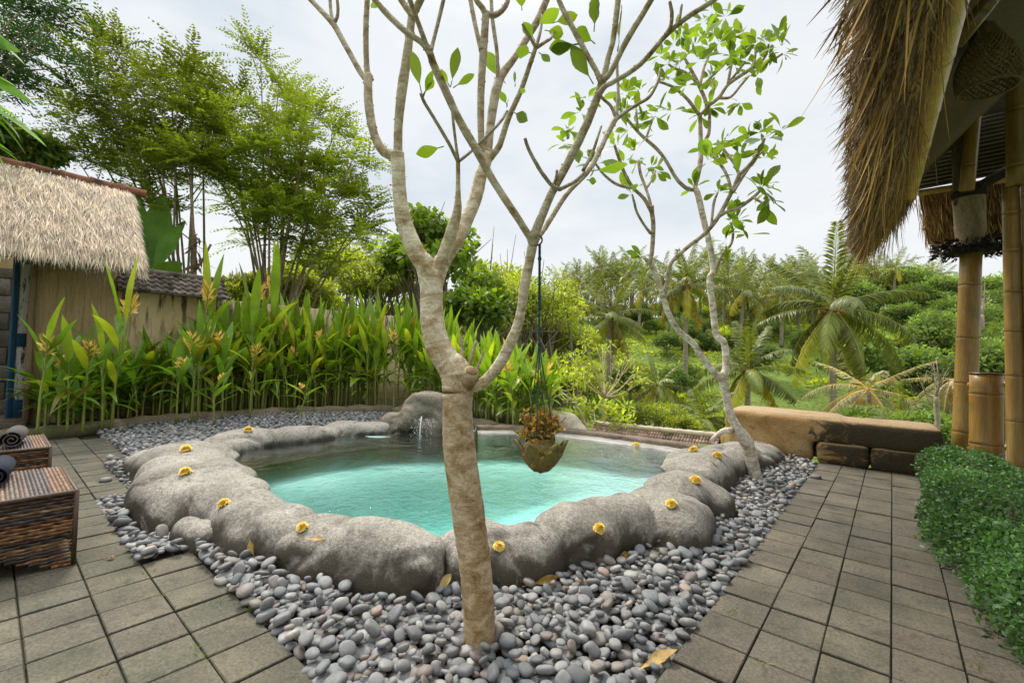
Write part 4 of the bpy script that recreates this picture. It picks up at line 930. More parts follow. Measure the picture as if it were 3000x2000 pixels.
# the blue door leaf, standing ajar
DR = thing('door', 'tall dark blue wooden door leaf with two worn whitish panels, standing ajar under the thatch', 'door', tuple(P(52, 1205, 5.75)*[1, 1, 0]+[0, 0, .12]))
A0 = P(88, 1205, 5.85); A1 = P(16, 1205, 5.62); z0, z1 = .13, 2.22
dv = nrm((A1-A0)*[1, 1, 0]); wd_ = np.linalg.norm((A1-A0)[:2]); Rz = rot(rz=math.atan2(dv[1], dv[0])); mid = (A0+A1)/2; mid[2] = 0
mt, nt, out = mat('blue_paint'); b = NB(nt); v = b.coord('World'); n1_ = b.noise(b.scale(v, 6, 6, 1.2), 6, 6, .7); n2_ = b.noise(b.scale(v, 8, 8, 1), 9, 6, .75)
colr = b.ramp(n1_, [(.3, (.010, .04, .085)), (.7, (.022, .09, .165))]); colr = b.mix(b.rampf(n2_, .66, .76), colr, (.09, .085, .075))
b.finish(out, colr, .55, b.bump(n2_, .3, .004), .35); m_blue = mt
mt, nt, out = mat('worn_white_panel'); b = NB(nt); v = b.coord('World'); n2_ = b.noise(b.scale(v, 7, 7, 1.4), 5, 6, .7)
colr = b.mix(b.rampf(n2_, .50, .62), (.62, .64, .60), (.05, .055, .06)); b.finish(out, colr, .8, b.bump(n2_, .4, .004)); m_wpan = mt
def dbox(cx, cz, sx, sz, th, off=0, ch=.004):
    m2 = MB(); box(m2, mid+Rz@np.array([cx, off, 0])+np.array([0, 0, cz]), (sx, th, sz), Rz, ch=ch); return m2
st = wd_*.24; ins_ = wd_-2*st; H_ = z1-z0; hs = z0+.16; ms = z0+H_*.47
m2 = MB()
for args in [(-wd_/2+st/2, (z0+z1)/2, st, H_, .045), (wd_/2-st/2, (z0+z1)/2, st, H_, .045), (0, z0+.11, ins_, .22, .044), (0, ms, ins_, .17, .044), (0, z1-.06, ins_, .12, .044)]:
    d_ = dbox(*args); m2.add(d_.v[0], d_.f)
m2.build('door_frame', m_blue, DR)
dbox(0, (z0+.22+ms-.085)/2, ins_, ms-.085-z0-.22, .022).build('door_panel', m_wpan, DR); dbox(0, (ms+.085+z1-.12)/2, ins_, z1-.12-ms-.085, .022).build('door_panel', m_wpan, DR)
mb = MB(); hq = mid+Rz@np.array([-wd_/2+.05, -.03, 0])+np.array([0, 0, ms+.02]); th = np.linspace(0, 2*PI, 20)
side = 1 if (Rz@np.array([0, 1., 0]))@(-mid) > 0 else -1
hq = mid+Rz@np.array([-wd_/2+.06, .032*side, 0])+np.array([0, 0, ms+.02]); tube(mb, hq+np.c_[np.cos(th)*.03, th*0, np.sin(th)*.03]@Rz.T, .006, 6); mb.build('ring_handle', rough_mat('old_iron', (.1, .1, .1), (.3, .3, .29), 20, .2, 80, .4), DR)
# long garden wall with tile coping
GW = thing('garden_wall', 'long weathered ochre garden wall with black streaks and a grey tiled coping behind the heliconias', 'wall', (-8.45, 3.6, 0))
mb = MB(); box(mb, (-8.48, 3.76, .92), (.14, 5.22, 1.9), ch=.02); mb.build('wall_body', m_streak, GW)
mb = MB()
m_grey_tile = rough_mat('mossy_grey_tile', (.11, .085, .07), (.26, .21, .18), 8, .5, 60, .9, tint=True, coord='World', stain=((.05, .05, .03), 5, .5, .7))
for side in (1, -1):
    for r_ in range(4):
        for k in range(13):
            y = 1.14+k*.105; u0 = r_*.098; x = -8.48+side*(.03+u0*.78); zt = 2.17-u0*.78
            ys = y+np.linspace(0, .104, 7); prof = .016*np.sin(np.linspace(0, 2*PI, 7)); v = []
            for (xx_, zz_) in ((x, zt), (x+side*.088, zt-.078)):
                v += [(xx_, yy_, zz_+pp+.014*(xx_ != x)) for yy_, pp in zip(ys, prof)]
            v = np.array(v); f_ = np.array([[k2, k2+1, 8+k2, 7+k2] for k2 in range(6)]); mb.add(v, f_, np.array([1, 1, 1])*rng.uniform(.65, 1.2))
            mb.add(np.array([(x+side*.088, ys[0], zt-.078+.014), (x+side*.088, ys[-1], zt-.078+.014), (x+side*.088, ys[-1], zt-.098), (x+side*.088, ys[0], zt-.098)]), np.array([[0, 1, 2, 3]]), (.5, .5, .5))
tube(mb, np.c_[np.full(12, -8.48), np.linspace(1.12, 2.5, 12), np.full(12, 2.185)], .05, 10, (.9, .9, .9)); box(mb, (-8.48, 1.82, 1.98), (.2, 1.36, .2), t=(.5, .45, .4))
mb.build('tile_coping', m_grey_tile, GW)

# ================================================================ wicker loungers with rolled towels
mt, nt, out = mat('dark_wicker'); b = NB(nt); tc = b.attr('tint')
n1_ = b.noise(b.coord('World'), 60, 3, .6)
colr = b.mix(1., tc, b.ramp(n1_, [(.3, (.75, .75, .75)), (.7, (1.25, 1.2, 1.15))]), 'MULTIPLY'); b.finish(out, colr, .55, None, .3); m_wick = mt
def weave(mb, org, ux, uz, un, lx, lz, px_, pz_, cols, amp=.004, flat=None):
    """woven face: horizontal strips passing over and under vertical ones, modelled strip by strip"""
    nr = max(1, int(lz/pz_)); nc = max(2, int(lx/px_)); x = np.linspace(0, lx, nc*4+1)
    for r_ in range(nr):
        zc = (r_+.5)*lz/nr; d = amp*np.sin(x/lx*nc*PI+(r_ % 2)*PI); hh = lz/nr*(.43 if flat is None else .50)
        cseg = cols[rng.integers(len(cols))] if flat is None else flat(r_)
        v = []
        for e, dd2 in ((-1, -.002), (-.5, .0015), (.5, .0015), (1, -.002)):
            zz_ = zc+e*hh*(1+.25*np.cos(x/lx*nc*PI+(r_ % 2)*PI+PI/2)); v.append(org+ux*x[:, None]+uz*zz_[:, None]+un*(d+dd2)[:, None])
        v = np.concatenate(v); m_ = len(x); q = np.arange(m_-1)
        F = np.concatenate([np.stack([k*m_+q, k*m_+q+1, (k+1)*m_+q+1, (k+1)*m_+q], 1) for k in range(3)])
        base = np.tile(np.array(cseg), (m_*4, 1))*(1+.25*np.tile(rng.normal(size=m_).repeat(1), 4)[:, None]*.5)
        jit = np.repeat(rng.uniform(.55, 1.5, nc*2+1), 2)[:m_]; mb.add(v, F, np.clip(base*np.tile(jit, 4)[:, None], .004, 1))
BR_ = [(.17, .085, .035), (.085, .045, .025), (.05, .03, .02), (.21, .115, .05), (.06, .05, .045)]
TP_ = [(.17, .095, .055), (.075, .06, .058), (.12, .085, .07), (.19, .12, .08), (.085, .072, .07)]
def lounger(x1, y1, label):
    t = thing('sun_lounger', label, 'sun lounger', (x1-.34, y1-.9, 0))
    hx, hy, h = .68, 1.9, .345; x0 = x1-hx; y0 = y1-hy; zb = .125
    fr = MB()
    box(fr, (x0+hx/2, y0+hy/2, (h+zb)/2), (hx-.02, hy-.02, h-zb-.02), t=(.012, .009, .007))
    # top: strips running across, colour banded
    band = []
    for r_ in range(160): band.append(np.array(TP_[(r_//5) % 5])*(1+.12*math.sin(r_*2.1)))
    tp = MB(); weave(tp, np.array([x1, y1, h]), np.array([-1., 0, 0]), np.array([0, -1., 0]), np.array([0, 0, 1.]), hx, hy, .014, .015, TP_, .0022, lambda r_: band[r_ % 160])
    sd = MB(); X = np.array([1., 0, 0]); Y = np.array([0, 1., 0]); Z_ = np.array([0, 0, 1.])
    weave(sd, np.array([x1, y0, zb]), Y, Z_, X, hy, h-zb, .036, .0155, BR_, .005)
    weave(sd, np.array([x1, y1, zb]), -X, Z_, Y, hx, h-zb, .036, .0155, BR_, .005)
    weave(sd, np.array([x0, y1, zb]), -Y, Z_, -X, hy, h-zb, .036, .0155, BR_, .005)
    weave(sd, np.array([x0, y0, zb]), X, Z_, -Y, hx, h-zb, .036, .0155, BR_, .005)
    tube(sd, [(x1, y1, .0), (x1, y1, h)], .010, 8, (.07, .045, .03))
    tube(sd, [(x0, y1, h), (x1, y1, h), (x1, y1-.001, h), (x1, y0, h)], .009, 8, (.10, .07, .05))
    fr.build('frame', m_wick, t); tp.build('woven_top', m_wick, t); sd.build('woven_side', m_wick, t)
    # triangular woven corner legs
    for cx, cy_, ux, un in ((x1, y1, -X, Y), (x1, y1, -Y, X), (x1, y0, Y, X), (x0, y1, X, Y), (x0, y1, -Y, -X), (x0, y0, Y, -X)):
        lg = MB()
        for r_ in range(8):
            w = .30*(1-(r_+.0)/8.2)+.03; zc = zb-(r_+1)*zb/8; weave(lg, np.array([cx, cy_, zc]), ux, Z_, un, w, zb/8, .036, .0155, BR_, .005)
        lg.build('leg', m_wick, t)
    return t
LA = G(214, 1652, 0); lounger(LA[0], LA[1], 'nearer dark brown wicker lounger with triangular woven legs, cut by the picture edge')
LB_ = G(148, 1312, .34); lounger(LB_[0], LB_[1], 'farther dark brown wicker lounger with a grey rolled towel, by the kerb')
def towel(c, L, r, ang, col_, label):
    t = thing('rolled_towel', label, 'towel', tuple(c))
    th = np.linspace(0, 5.2*PI, 110); rr = r*(.16+.84*th/th[-1]); mb = MB(); d = np.array([math.cos(ang), math.sin(ang), 0]); s_ = np.array([-d[1], d[0], 0])
    n = len(th); tk = r*.09
    def prof(k): return (s_[None]*((rr+k)*np.cos(th))[:, None]+np.array([0, 0, 1.])[None]*((rr+k)*np.sin(th)+r)[:, None])
    a, b_ = prof(0), prof(-tk); rows = []
    for sgn in (-1, 1):
        rows += [a+d*sgn*L/2+np.asarray(c), b_+d*sgn*L/2+np.asarray(c)]
    v = np.concatenate(rows); q = np.arange(n-1); f = lambda i, j: np.stack([i*n+q, i*n+q+1, j*n+q+1, j*n+q], 1)
    mb.add(v, np.concatenate([f(0, 1), f(1, 3), f(3, 2), f(2, 0)])); mb.build('terry_roll', rough_mat('towel_cloth', tuple(x*.8 for x in col_), tuple(x*1.15 for x in col_), 60, .9, 300, .95, coord='World', bdist=.004), t)
q = G(46, 1316, .345); towel(q+np.array([-.19, .0, 0]), .36, .062, -.12, (.115, .10, .095), 'grey brown rolled towel lying on the farther wicker lounger')
q = G(-2, 1432, .345); towel(q+np.array([-.17, 0, 0]), .34, .055, -.1, (.03, .035, .055), 'dark blue grey rolled towel at the picture edge on the nearer lounger')

# ================================================================ stone bench
SB = thing('stone_bench', 'long boulder bench of ochre and dark mossy stone at the end of the path', 'bench', (-.6, 5.9, 0))
mt, nt, out = mat('ochre_stone'); b = NB(nt); v = b.coord('World'); na = b.noise(b.scale(v, 1, 1, 1.5), 2.3, 6, .65, .5); nb_ = b.noise(v, 70, 4, .75); nc = b.noise(b.scale(v, 1, 1, 1.6), 4.5, 6, .7, .8)
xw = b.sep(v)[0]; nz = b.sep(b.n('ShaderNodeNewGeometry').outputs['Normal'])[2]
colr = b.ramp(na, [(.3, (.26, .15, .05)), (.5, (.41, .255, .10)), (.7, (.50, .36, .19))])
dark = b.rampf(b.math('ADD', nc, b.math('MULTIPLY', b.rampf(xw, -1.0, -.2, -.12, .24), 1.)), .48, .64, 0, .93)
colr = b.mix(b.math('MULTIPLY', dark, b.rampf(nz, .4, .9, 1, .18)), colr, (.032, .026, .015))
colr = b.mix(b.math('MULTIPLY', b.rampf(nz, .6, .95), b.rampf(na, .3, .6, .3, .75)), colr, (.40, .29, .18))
f = b.rampf(nb_, .25, .75, .7, 1.3); colr = b.mix(1., colr, b.n('ShaderNodeCombineColor', Red=f, Green=f, Blue=f).outputs[0], 'MULTIPLY')
b.finish(out, colr, .8, b.bump(b.math('ADD', nc, nb_), .6, .015), .3); m_ochre = mt
def lump(name, boxes, seed, vox=.024, smooth=9, nz_=(.012, 4), fn=(.005, 18)):
    mb = MB()
    for c_, s_, r_ in boxes: box(mb, c_, s_, rot(rz=r_), ch=min(s_)*.2)
    me = mb.data('tmp', None); o = bpy.data.objects.new('tmp', me); COL.objects.link(o)
    r = o.modifiers.new('r', 'REMESH'); r.mode = 'VOXEL'; r.voxel_size = vox
    sm = o.modifiers.new('s', 'SMOOTH'); sm.factor = .5; sm.iterations = smooth
    bpy.context.view_layer.update(); ev = o.evaluated_get(bpy.context.evaluated_depsgraph_get()); em = ev.to_mesh(); n = len(em.vertices)
    co = np.empty(n*3, np.float32); em.vertices.foreach_get('co', co); co = co.reshape(-1, 3).astype(float); no = np.empty(n*3, np.float32); em.vertices.foreach_get('normal', no); no = no.reshape(-1, 3)
    F = np.array([p.vertices[:] for p in em.polygons if len(p.vertices) == 4]); ev.to_mesh_clear(); bpy.data.objects.remove(o); bpy.data.meshes.remove(me)
    co += no*(fbm(co, nz_[1], seed)*nz_[0]+fbm(co, fn[1], seed+3)*fn[0])[:, None]; mb = MB(); mb.add(co, F); return mb.build(name, m_ochre, SB)
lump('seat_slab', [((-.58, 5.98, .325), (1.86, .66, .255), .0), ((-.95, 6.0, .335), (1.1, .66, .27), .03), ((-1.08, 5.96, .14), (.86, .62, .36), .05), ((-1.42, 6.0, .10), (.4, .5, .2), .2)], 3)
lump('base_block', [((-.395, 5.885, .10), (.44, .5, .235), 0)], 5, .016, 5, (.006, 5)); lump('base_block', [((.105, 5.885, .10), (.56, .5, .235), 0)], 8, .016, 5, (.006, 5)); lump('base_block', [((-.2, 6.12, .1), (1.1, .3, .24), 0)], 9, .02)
mb = MB()

# ================================================================ bamboo house on the right
mt, nt, out = mat('bamboo'); b = NB(nt); v = b.coord('World'); na = b.noise(b.scale(v, 1, 1, .12), 9, 5, .6); nb_ = b.noise(b.scale(v, 1, 1, .04), 120, 4, .6); nc = b.noise(v, 5, 4, .6)
colr = b.ramp(na, [(.3, (.30, .18, .055)), (.5, (.42, .27, .095)), (.7, (.50, .37, .16))]); colr = b.mix(b.rampf(nc, .52, .72, 0, .6), colr, (.20, .19, .065))
f = b.rampf(nb_, .3, .7, .8, 1.15); colr = b.mix(1., colr, b.n('ShaderNodeCombineColor', Red=f, Green=f, Blue=f).outputs[0], 'MULTIPLY'); colr = b.mix(1., colr, b.attr(), 'MULTIPLY')
b.finish(out, colr, .38, b.bump(nb_, .15, .004), .45); m_bam = mt
def bamboo(mb, p0, p1, r0, r1=None, node=.32, ph=.1, seg=20, tint=(1, 1, 1)):
    p0, p1 = np.array(p0, float), np.array(p1, float); r1 = r1 or r0; L = np.linalg.norm(p1-p0); s_ = [0.]; rr = [1.]; tt = [1.]
    x = ph*node
    while x < L-.02:
        for dx, k, t_ in ((-.03, 1.0, 1.), (-.010, 1.035, .9), (-.003, .985, .66), (.003, .985, .66), (.008, 1.045, 1.15), (.03, 1.0, .85), (.06, .99, 1.)):
            if 0 < x+dx < L and x+dx > s_[-1]: s_.append(x+dx); rr.append(k); tt.append(t_)
        x += node*rng.uniform(.9, 1.1)
    s_.append(L); rr.append(1.); tt.append(1.); s_ = np.array(s_)/L
    tube(mb, p0+(p1-p0)*s_[:, None], (r0+(r1-r0)*s_)*np.array(rr), seg, np.array(tt)[:, None]*np.array(tint)[None])
HS = thing('bamboo_house', 'bamboo house with shaggy brown thatched eaves overhanging the path on the right', 'house', (1.6, 4.5, 0))
m_dark = thatch_mat('brown_thatch', (.33, .265, .195), .12)
m_deck = rough_mat('grey_deck', (.16, .145, .13), (.27, .25, .225), 4, .4, 50, .7, coord='World', stretch=(1, 8, 1))
mb = MB()
for k in range(20): box(mb, (.66+k*.145+.07, 5.3, .035), (.139, 6.4, .05), ch=.006, t=np.array([1, 1, 1])*rng.uniform(.8, 1.1))
mb.build('deck', m_deck, HS)
mb = MB()
for y in (2.4, 5.0, 8.0): box(mb, (2.2, y, -.6), (.16, .16, 1.2)); box(mb, (3.4, y, -1.2), (.16, .16, 2.4))
mb.build('deck_support', m_deck, HS)
b1 = P(2822, 1345, 4.72); t1 = P(2845, 735, 4.78); b1[2] = .05
mb = MB(); bamboo(mb, b1, t1+(t1-b1)*.02, .097, .088, .52, .55, 28, (.74, .68, .50)); mb.build('bamboo_post', m_bam, HS)
m_log = rough_mat('pale_log', (.17, .125, .07), (.33, .26, .17), 8, .5, 60, .85, coord='World', stretch=(1, 1, .4), stain=((.04, .03, .02), 9, .55, .7))
lt = P(2838, 572, 4.78)
mb = MB(); tube(mb, crom([t1, t1*.5+lt*.5, lt], 6), [.122, .123, .121, .120, .121, .124, .126, .125, .127, .128, .128, .13, .13], 22); mb.build('log_column', m_log, HS)
m_char = rough_mat('dark_binding', (.012, .011, .010), (.04, .033, .026), 20, .9, 120, .95, coord='World')
mb = MB(); ld = nrm(lt-t1)
for k in range(5): q = lt-ld*.02+ld*.016*k; tube(mb, [q-ld*.012, q+ld*.012], .137+.004*rng.normal(), 18)
bamboo(mb, lt+np.array([.02, -.1, .02]), lt+np.array([.55, .2, .40]), .05, .05, .3); mb.build('binding', m_char, HS)
mb = MB(); sq = t1+np.array([0, 0, -.0])
tube(mb, [sq-ld*.03, sq+ld*.0, sq+ld*.03], [.20, .215, .21], 20)
n = 700; a = rng.uniform(0, 2*PI, n); r = rng.uniform(.12, .22, n)*(1+.35*np.abs(np.cos(a+.6))); q = sq+np.c_[r*np.cos(a), r*np.sin(a), rng.uniform(-.05, .12, n)]
kites(mb, q, np.c_[np.cos(a), np.sin(a), rng.uniform(-1.2, .6, n)], runit(n), rng.uniform(.03, .085, n), .024, (1, 1, 1)); sh = mb.build('bark_collar', m_char, HS)
mb = MB(); tube(mb, [sq+ld*.032, sq+ld*.07], [.19, .185], 18); mb.build('wooden_ring', m_log, sh)
# second post nearer the camera, its slim companion, and the short railing post
b2 = P(2982, 1418, 3.84); b2[2] = .05; t2 = P(2962, 545, 3.86)
mb = MB(); bamboo(mb, b2, t2, .064, .058, .36, .4, 24, (.8, .74, .58)); bamboo(mb, b2+np.array([.085, -.05, 0]), t2+np.array([.085, -.05, .1]), .04, .036, .4, .2, 16); mb.build('bamboo_post', m_bam, HS)
mb = MB(); t3 = t2+(t2-b2)*.5; bamboo(mb, t2+np.array([.03, -.09, -.02]), t3+np.array([.05, -.12, .3]), .075, .08, .5, .3, 20, (.6, .62, .45)); mb.build('upper_pole', m_bam, HS)
b3 = P(2889, 1396, 4.08); b3[2] = .03; t3_ = P(2889, 1092, 4.08)
mb = MB(); bamboo(mb, b3, t3_, .112, .110, .48, .62, 28, (.8, .7, .5)); tube(mb, [t3_-np.array([0, 0, .012]), t3_], [.116, .114], 28, (.18, .14, .10)); mb.build('railing_post', m_bam, HS)
mb = MB(); q = P(2925, 1350, 4.6); q[2] = .05; bamboo(mb, q, P(2925, 1120, 4.6), .05, .05, .4, .3, 16, (.45, .36, .25)); mb.build('railing_post', m_bam, HS)
for yy, zz_ in ((1126, 0), (1311, 0)):
    mb = MB(); bamboo(mb, P(2838, yy+2, 4.35), P(3120, yy-6, 3.75), .027, .027, .3, .2, 14, (.9, .85, .8)); mb.build('rail', m_bam, HS)
mb = MB(); bamboo(mb, P(2975, 1398, 3.5), P(3080, 1455, 3.3), .045, .045, .4, .3, 16, (1.2, 1.2, 1.1)); bamboo(mb, P(2972, 1424, 3.5), P(3080, 1490, 3.3), .045, .045, .4, .6, 16, (1.2, 1.2, 1.1)); mb.build('bamboo_sill', m_bam, HS)
# eaves. long side: core sheet, fascia pole, strands
PN, PE = np.array([.30, .6, 2.62]), np.array([.12, 5.55, 2.60]); EN, EE = np.array([.04, .6, 2.08]), np.array([-.235, 5.62, 2.2])
def pole(t): return PN+(PE-PN)*t
mb = MB(); p = PE-PN; bamboo(mb, PN-np.array([0, 2.2, 0]), PE, .088, .062, .62, .4, 24, (1.5, 1.45, .95)); bamboo(mb, PN+np.array([-.12, -2., -.03]), PE+np.array([-.09, .0, -.02]), .042, .03, .6, .1, 14, (1.4, 1.3, .8)); mb.build('fascia_pole', m_bam, HS)
mb = MB(); nv = 60; t = np.linspace(-.55, 1, nv)
rows = []
for u in np.linspace(0, 1, 6):
    q = pole(t[:, None])*(1-u)+(EN+(EE-EN)*t[:, None])*u+np.array([-.04, 0, .07])*(1-u); q[:, 2] -= .10*np.sin(u*PI)*0; q[:, 2] += .04*np.sin(t*17)*u*.6; rows.append(q)
Q = np.array(rows); i, j = np.meshgrid(np.arange(5), np.arange(nv-1), indexing='ij'); F = np.stack([i*nv+j, i*nv+j+1, (i+1)*nv+j+1, (i+1)*nv+j], -1).reshape(-1, 4)
mb.add(Q.reshape(-1, 3), F, (.42, .34, .26)); Q2 = Q+np.array([-.06, 0, .14]); mb.add(Q2.reshape(-1, 3), F[:, ::-1], (.5, .42, .34))
def cols_thatch(n):
    c_ = np.array([(1., .88, .72), (.5, .42, .34), (1.9, 1.8, 1.5), (.8, .62, .5), (1.05, 1.02, .75)])[rng.choice(5, n, p=[.32, .3, .1, .18, .1])]; return c_*rng.uniform(.6, 1.25, (n, 1))
n = 18000; tt_ = rng.uniform(-.55, 1.0, n); u = rng.random(n)**.8
O = pole(tt_[:, None])*(1-u[:, None])+(EN+(EE-EN)*tt_[:, None])*u[:, None]+np.array([-.03, 0, .02])+np.c_[np.zeros(n), np.zeros(n), rng.uniform(-.07, .03, n)]
D = np.c_[np.full(n, -.32), rng.normal(size=n)*.14, np.full(n, -.62)]+rng.normal(size=(n, 3))*.12
strands(mb, O, D, rng.uniform(.22, .55, n)*(1-.72*u), rng.uniform(.003, .008, n), cols_thatch(n), None, rng.uniform(.0, .35, n), 3)
n = 6000; tt_ = rng.uniform(-.55, 1.0, n); O = (EN+(EE-EN)*tt_[:, None])+np.c_[rng.uniform(-.08, .14, n), rng.normal(size=n)*.02, rng.uniform(-.06, .16, n)]
D = np.c_[rng.uniform(-.7, .1, n), rng.normal(size=n)*.3, rng.uniform(-1.2, -.5, n)]; strands(mb, O, D, rng.uniform(.05, .17, n), rng.uniform(.004, .009, n), cols_thatch(n)*.8, None, rng.uniform(-.3, .5, n), 2)
n = 2600; u = rng.random(n); O = PE*(1-u[:, None])+EE*u[:, None]+np.c_[rng.normal(size=n)*.02, rng.uniform(-.14, .06, n), rng.uniform(-.05, .08, n)]
D = np.c_[rng.uniform(-.35, .25, n), rng.uniform(-.1, .5, n), np.full(n, -1.)]; strands(mb, O, D, rng.uniform(.04, .19, n), rng.uniform(.004, .009, n), cols_thatch(n)*.75, None, .1, 2)
e1 = mb.build('eave_thatch', m_dark, HS, smooth=False)
n = 420; tt_ = rng.uniform(-.1, 1.0, n); u = rng.uniform(0, .75, n); O = pole(tt_[:, None])*(1-u[:, None])+(EN+(EE-EN)*tt_[:, None])*u[:, None]+np.array([-.02, 0, -.06])
mb = MB(); blades(mb, O, np.c_[rng.uniform(-.5, .0, n), rng.normal(size=n)*.18, np.full(n, -1.)], runit(n), rng.uniform(.25, .62, n), rng.uniform(.004, .009, n), np.array([(1., .86, .6)])*rng.uniform(.7, 1.2, (n, 1)), 6, rng.uniform(-.2, .2, n), 0, .4, .1)
mb.build('loose_straws', thatch_mat('loose_straw', (.48, .36, .19)), e1)
# far end: second fringe of thatch beyond the post
E2a, E2b = np.array([.10, 6.95, 2.98]), np.array([2.6, 7.0, 2.98])
mb = MB(); bamboo(mb, P(2690, 566, 5.05), P(3080, 505, 4.45), .035, .035, .6, .3, 14, (.95, .85, .6)); mb.build('tie_beam', m_bam, HS)
q0, q1 = P(2690, 566, 5.15), P(3080, 505, 4.55); q0l, q1l = P(2742, 722, 5.3), P(3080, 700, 4.6); q0l = P(2722, 728, 5.3)
mb = MB(); nv = 20; t = np.linspace(0, 1, nv)[:, None]; rows = [(q0+(q1-q0)*t)*(1-u)+(q0l+(q1l-q0l)*t)*u for u in (0, .5, .93)]
F = np.stack([i*nv+j for i, j in ()], -1) if False else None
i, j = np.meshgrid(np.arange(2), np.arange(nv-1), indexing='ij'); F = np.stack([i*nv+j, i*nv+j+1, (i+1)*nv+j+1, (i+1)*nv+j], -1).reshape(-1, 4); mb.add(np.array(rows).reshape(-1, 3), F, (.38, .28, .2))
n = 4500; t = rng.random(n)[:, None]; u = rng.random(n)[:, None]; O = (q0+(q1-q0)*t)*(1-u)+(q0l+(q1l-q0l)*t)*u+rng.normal(size=(n, 3))*.02; dn = nrm(q0l-q0)
D = np.tile(dn, (n, 1))+rng.normal(size=(n, 3))*.13; strands(mb, O, D, rng.uniform(.12, .4, n)*(1-.55*u[:, 0]), rng.uniform(.005, .011, n), cols_thatch(n)*np.array([1.7, 1.5, 1.25]), None, .05, 2)
mb.build('eave_thatch', m_dark, HS, smooth=False)
# roof underside, gable slats, rafters
m_mat_ = rough_mat('woven_ceiling', (.10, .07, .03), (.19, .135, .06), 6, .8, 50, .9, coord='World', stretch=(1, 6, 6), bdist=.02)
mb = MB(); A_ = [np.array([.22, -2.2, 2.74]), np.array([.10, 5.5, 2.72]), np.array([.12, 6.9, 3.0]), np.array([2.3, 6.9, 5.5]), np.array([2.3, -2.2, 5.5])]
mb.add(A_, [np.arange(5)]); A2 = [q+np.array([-.08, 0, .16]) for q in A_]; mb.add(A2, [np.arange(5)[::-1]])
A3 = [np.array([2.3, -2.2, 5.5]), np.array([2.3, 6.9, 5.5]), np.array([5.2, 6.9, 2.9]), np.array([5.2, -2.2, 2.9])]; mb.add(A3, [np.arange(4)])
mb.build('roof_underside', m_mat_, HS, smooth=False)
mb = MB(); R3 = [q+np.array([-.14, 0, .24]) for q in A_]; mb.add(R3, [np.arange(5)[::-1]], (.8, .7, .6)); R4 = [q+np.array([.1, 0, .2]) for q in A3]; R4[0] = R3[4]; R4[1] = R3[3]; mb.add(R4, [np.arange(4)[::-1]], (.8, .7, .6)); mb.build('roof_thatch', m_dark, HS, smooth=False)
mb = MB(); ga, gb = P(2672, 560, 5.25), P(3080, 480, 4.65); ga2 = P(2755, 150, 5.25); gb2 = P(3080, -60, 4.65)
mb.add([ga, gb, gb2, ga2], [np.arange(4)]); mb.build('gable_panel', rough_mat('dark_gable', (.025, .021, .015), (.06, .05, .033), 6, .4, 50, .9, coord='World'), HS, smooth=False)
mb = MB(); ga, gb = P(2680, 556, 5.2), P(3080, 480, 4.6); ga2 = P(2700, 385, 5.2); gb2 = P(3080, 300, 4.6)
for k in range(16):
    u = k/15; a, c_ = ga*(1-u)+ga2*u, gb*(1-u)+gb2*u; tube(mb, [a, c_], .0085, 6, np.array([1, 1, 1])*rng.uniform(.7, 1.2))
mb.build('gable_slats', rough_mat('slat_bamboo', (.10, .08, .045), (.20, .16, .09), 8, .4, 60, .7, tint=True, coord='World'), HS)
m_post = rough_mat('old_post', (.10, .085, .055), (.20, .165, .11), 6, .5, 70, .85, coord='World', stretch=(1, 1, .2))
mb = MB(); box(mb, (P(2812, 560, 4.78)+P(2812, 330, 4.78))/2, (.12, .12, .86), ch=.01); mb.build('king_post', m_post, HS)
mb = MB(); bamboo(mb, P(2832, 558, 4.66), P(2862, 235, 4.62), .062, .058, .5, .5, 20, (.62, .55, .42)); mb.build('strut', m_bam, HS)
for k in range(4):
    y = -1.6+k*1.6; mb = MB(); bamboo(mb, (.26, y, 2.70), (2.25, y, 5.34), .038, .034, .5, .3, 12, (.35, .33, .2)); mb.build('rafter', m_bam, HS)
# basket shade under the roof
LS = thing('basket_lamp', 'woven bell shaped basket shade hanging under the dark thatched roof', 'lamp shade', tuple(P(2888, 190, 2.7)))
mb = MB(); c_ = P(2893, 190, 2.7); H2 = .40
for s_ in (1, -1):
    for k in range(30):
        t = np.linspace(0, 1, 26); a = s_*t*2.2+k*2*PI/30; r = .035+.125*np.sin(np.clip(t*1.15, 0, 1)*PI/2)**1.2*(1-.18*t**4); tube(mb, c_+np.c_[r*np.cos(a), r*np.sin(a), H2*(.62-t)], .0045, 4)
mb.build('woven_shade', rough_mat('cane', (.12, .09, .04), (.26, .20, .10), 12, .3, 60, .6, coord='World'), LS)
mb = MB(); th = np.linspace(0, 2*PI, 30); tube(mb, c_+np.c_[.134*np.cos(th), .134*np.sin(th), th*0-.152], .008, 6); mb.build('rim_hoop', m_post, LS)
mb = MB(); tube(mb, [c_+np.array([0, 0, .24]), c_+np.array([0, 0, .5])], .005, 5); mb.build('cord', m_char, LS)
# small dangling charm on a straw
CH = thing('dangling_charm', 'tiny white shell charm dangling on a straw from the fascia pole', 'charm', tuple(P(2757, 410, 4.2)))
mb = MB(); tube(mb, crom([P(2742, 260, 4.2), P(2748, 330, 4.2), P(2756, 405, 4.2)], 4), .003, 5, (1, 1, 1)); tube(mb, crom([P(2734, 412, 4.2), P(2740, 470, 4.2), P(2746, 540, 4.2)], 4), .002, 5); mb.build('straw', thatch_mat('charm_straw', (.5, .4, .22)), CH)
mb = MB(); ball(mb, P(2758, 412, 4.2), (.016, .016, .026), 2)
for k in range(5): a = k*1.26; tube(mb, [P(2758, 410, 4.2), P(2758, 410, 4.2)+np.array([.05*math.cos(a), .05*math.sin(a), .02*math.sin(3*a)])], .004, 5)
mb.build('shell', rough_mat('shell_white', (.5, .48, .45), (.65, .62, .58), 30), CH)

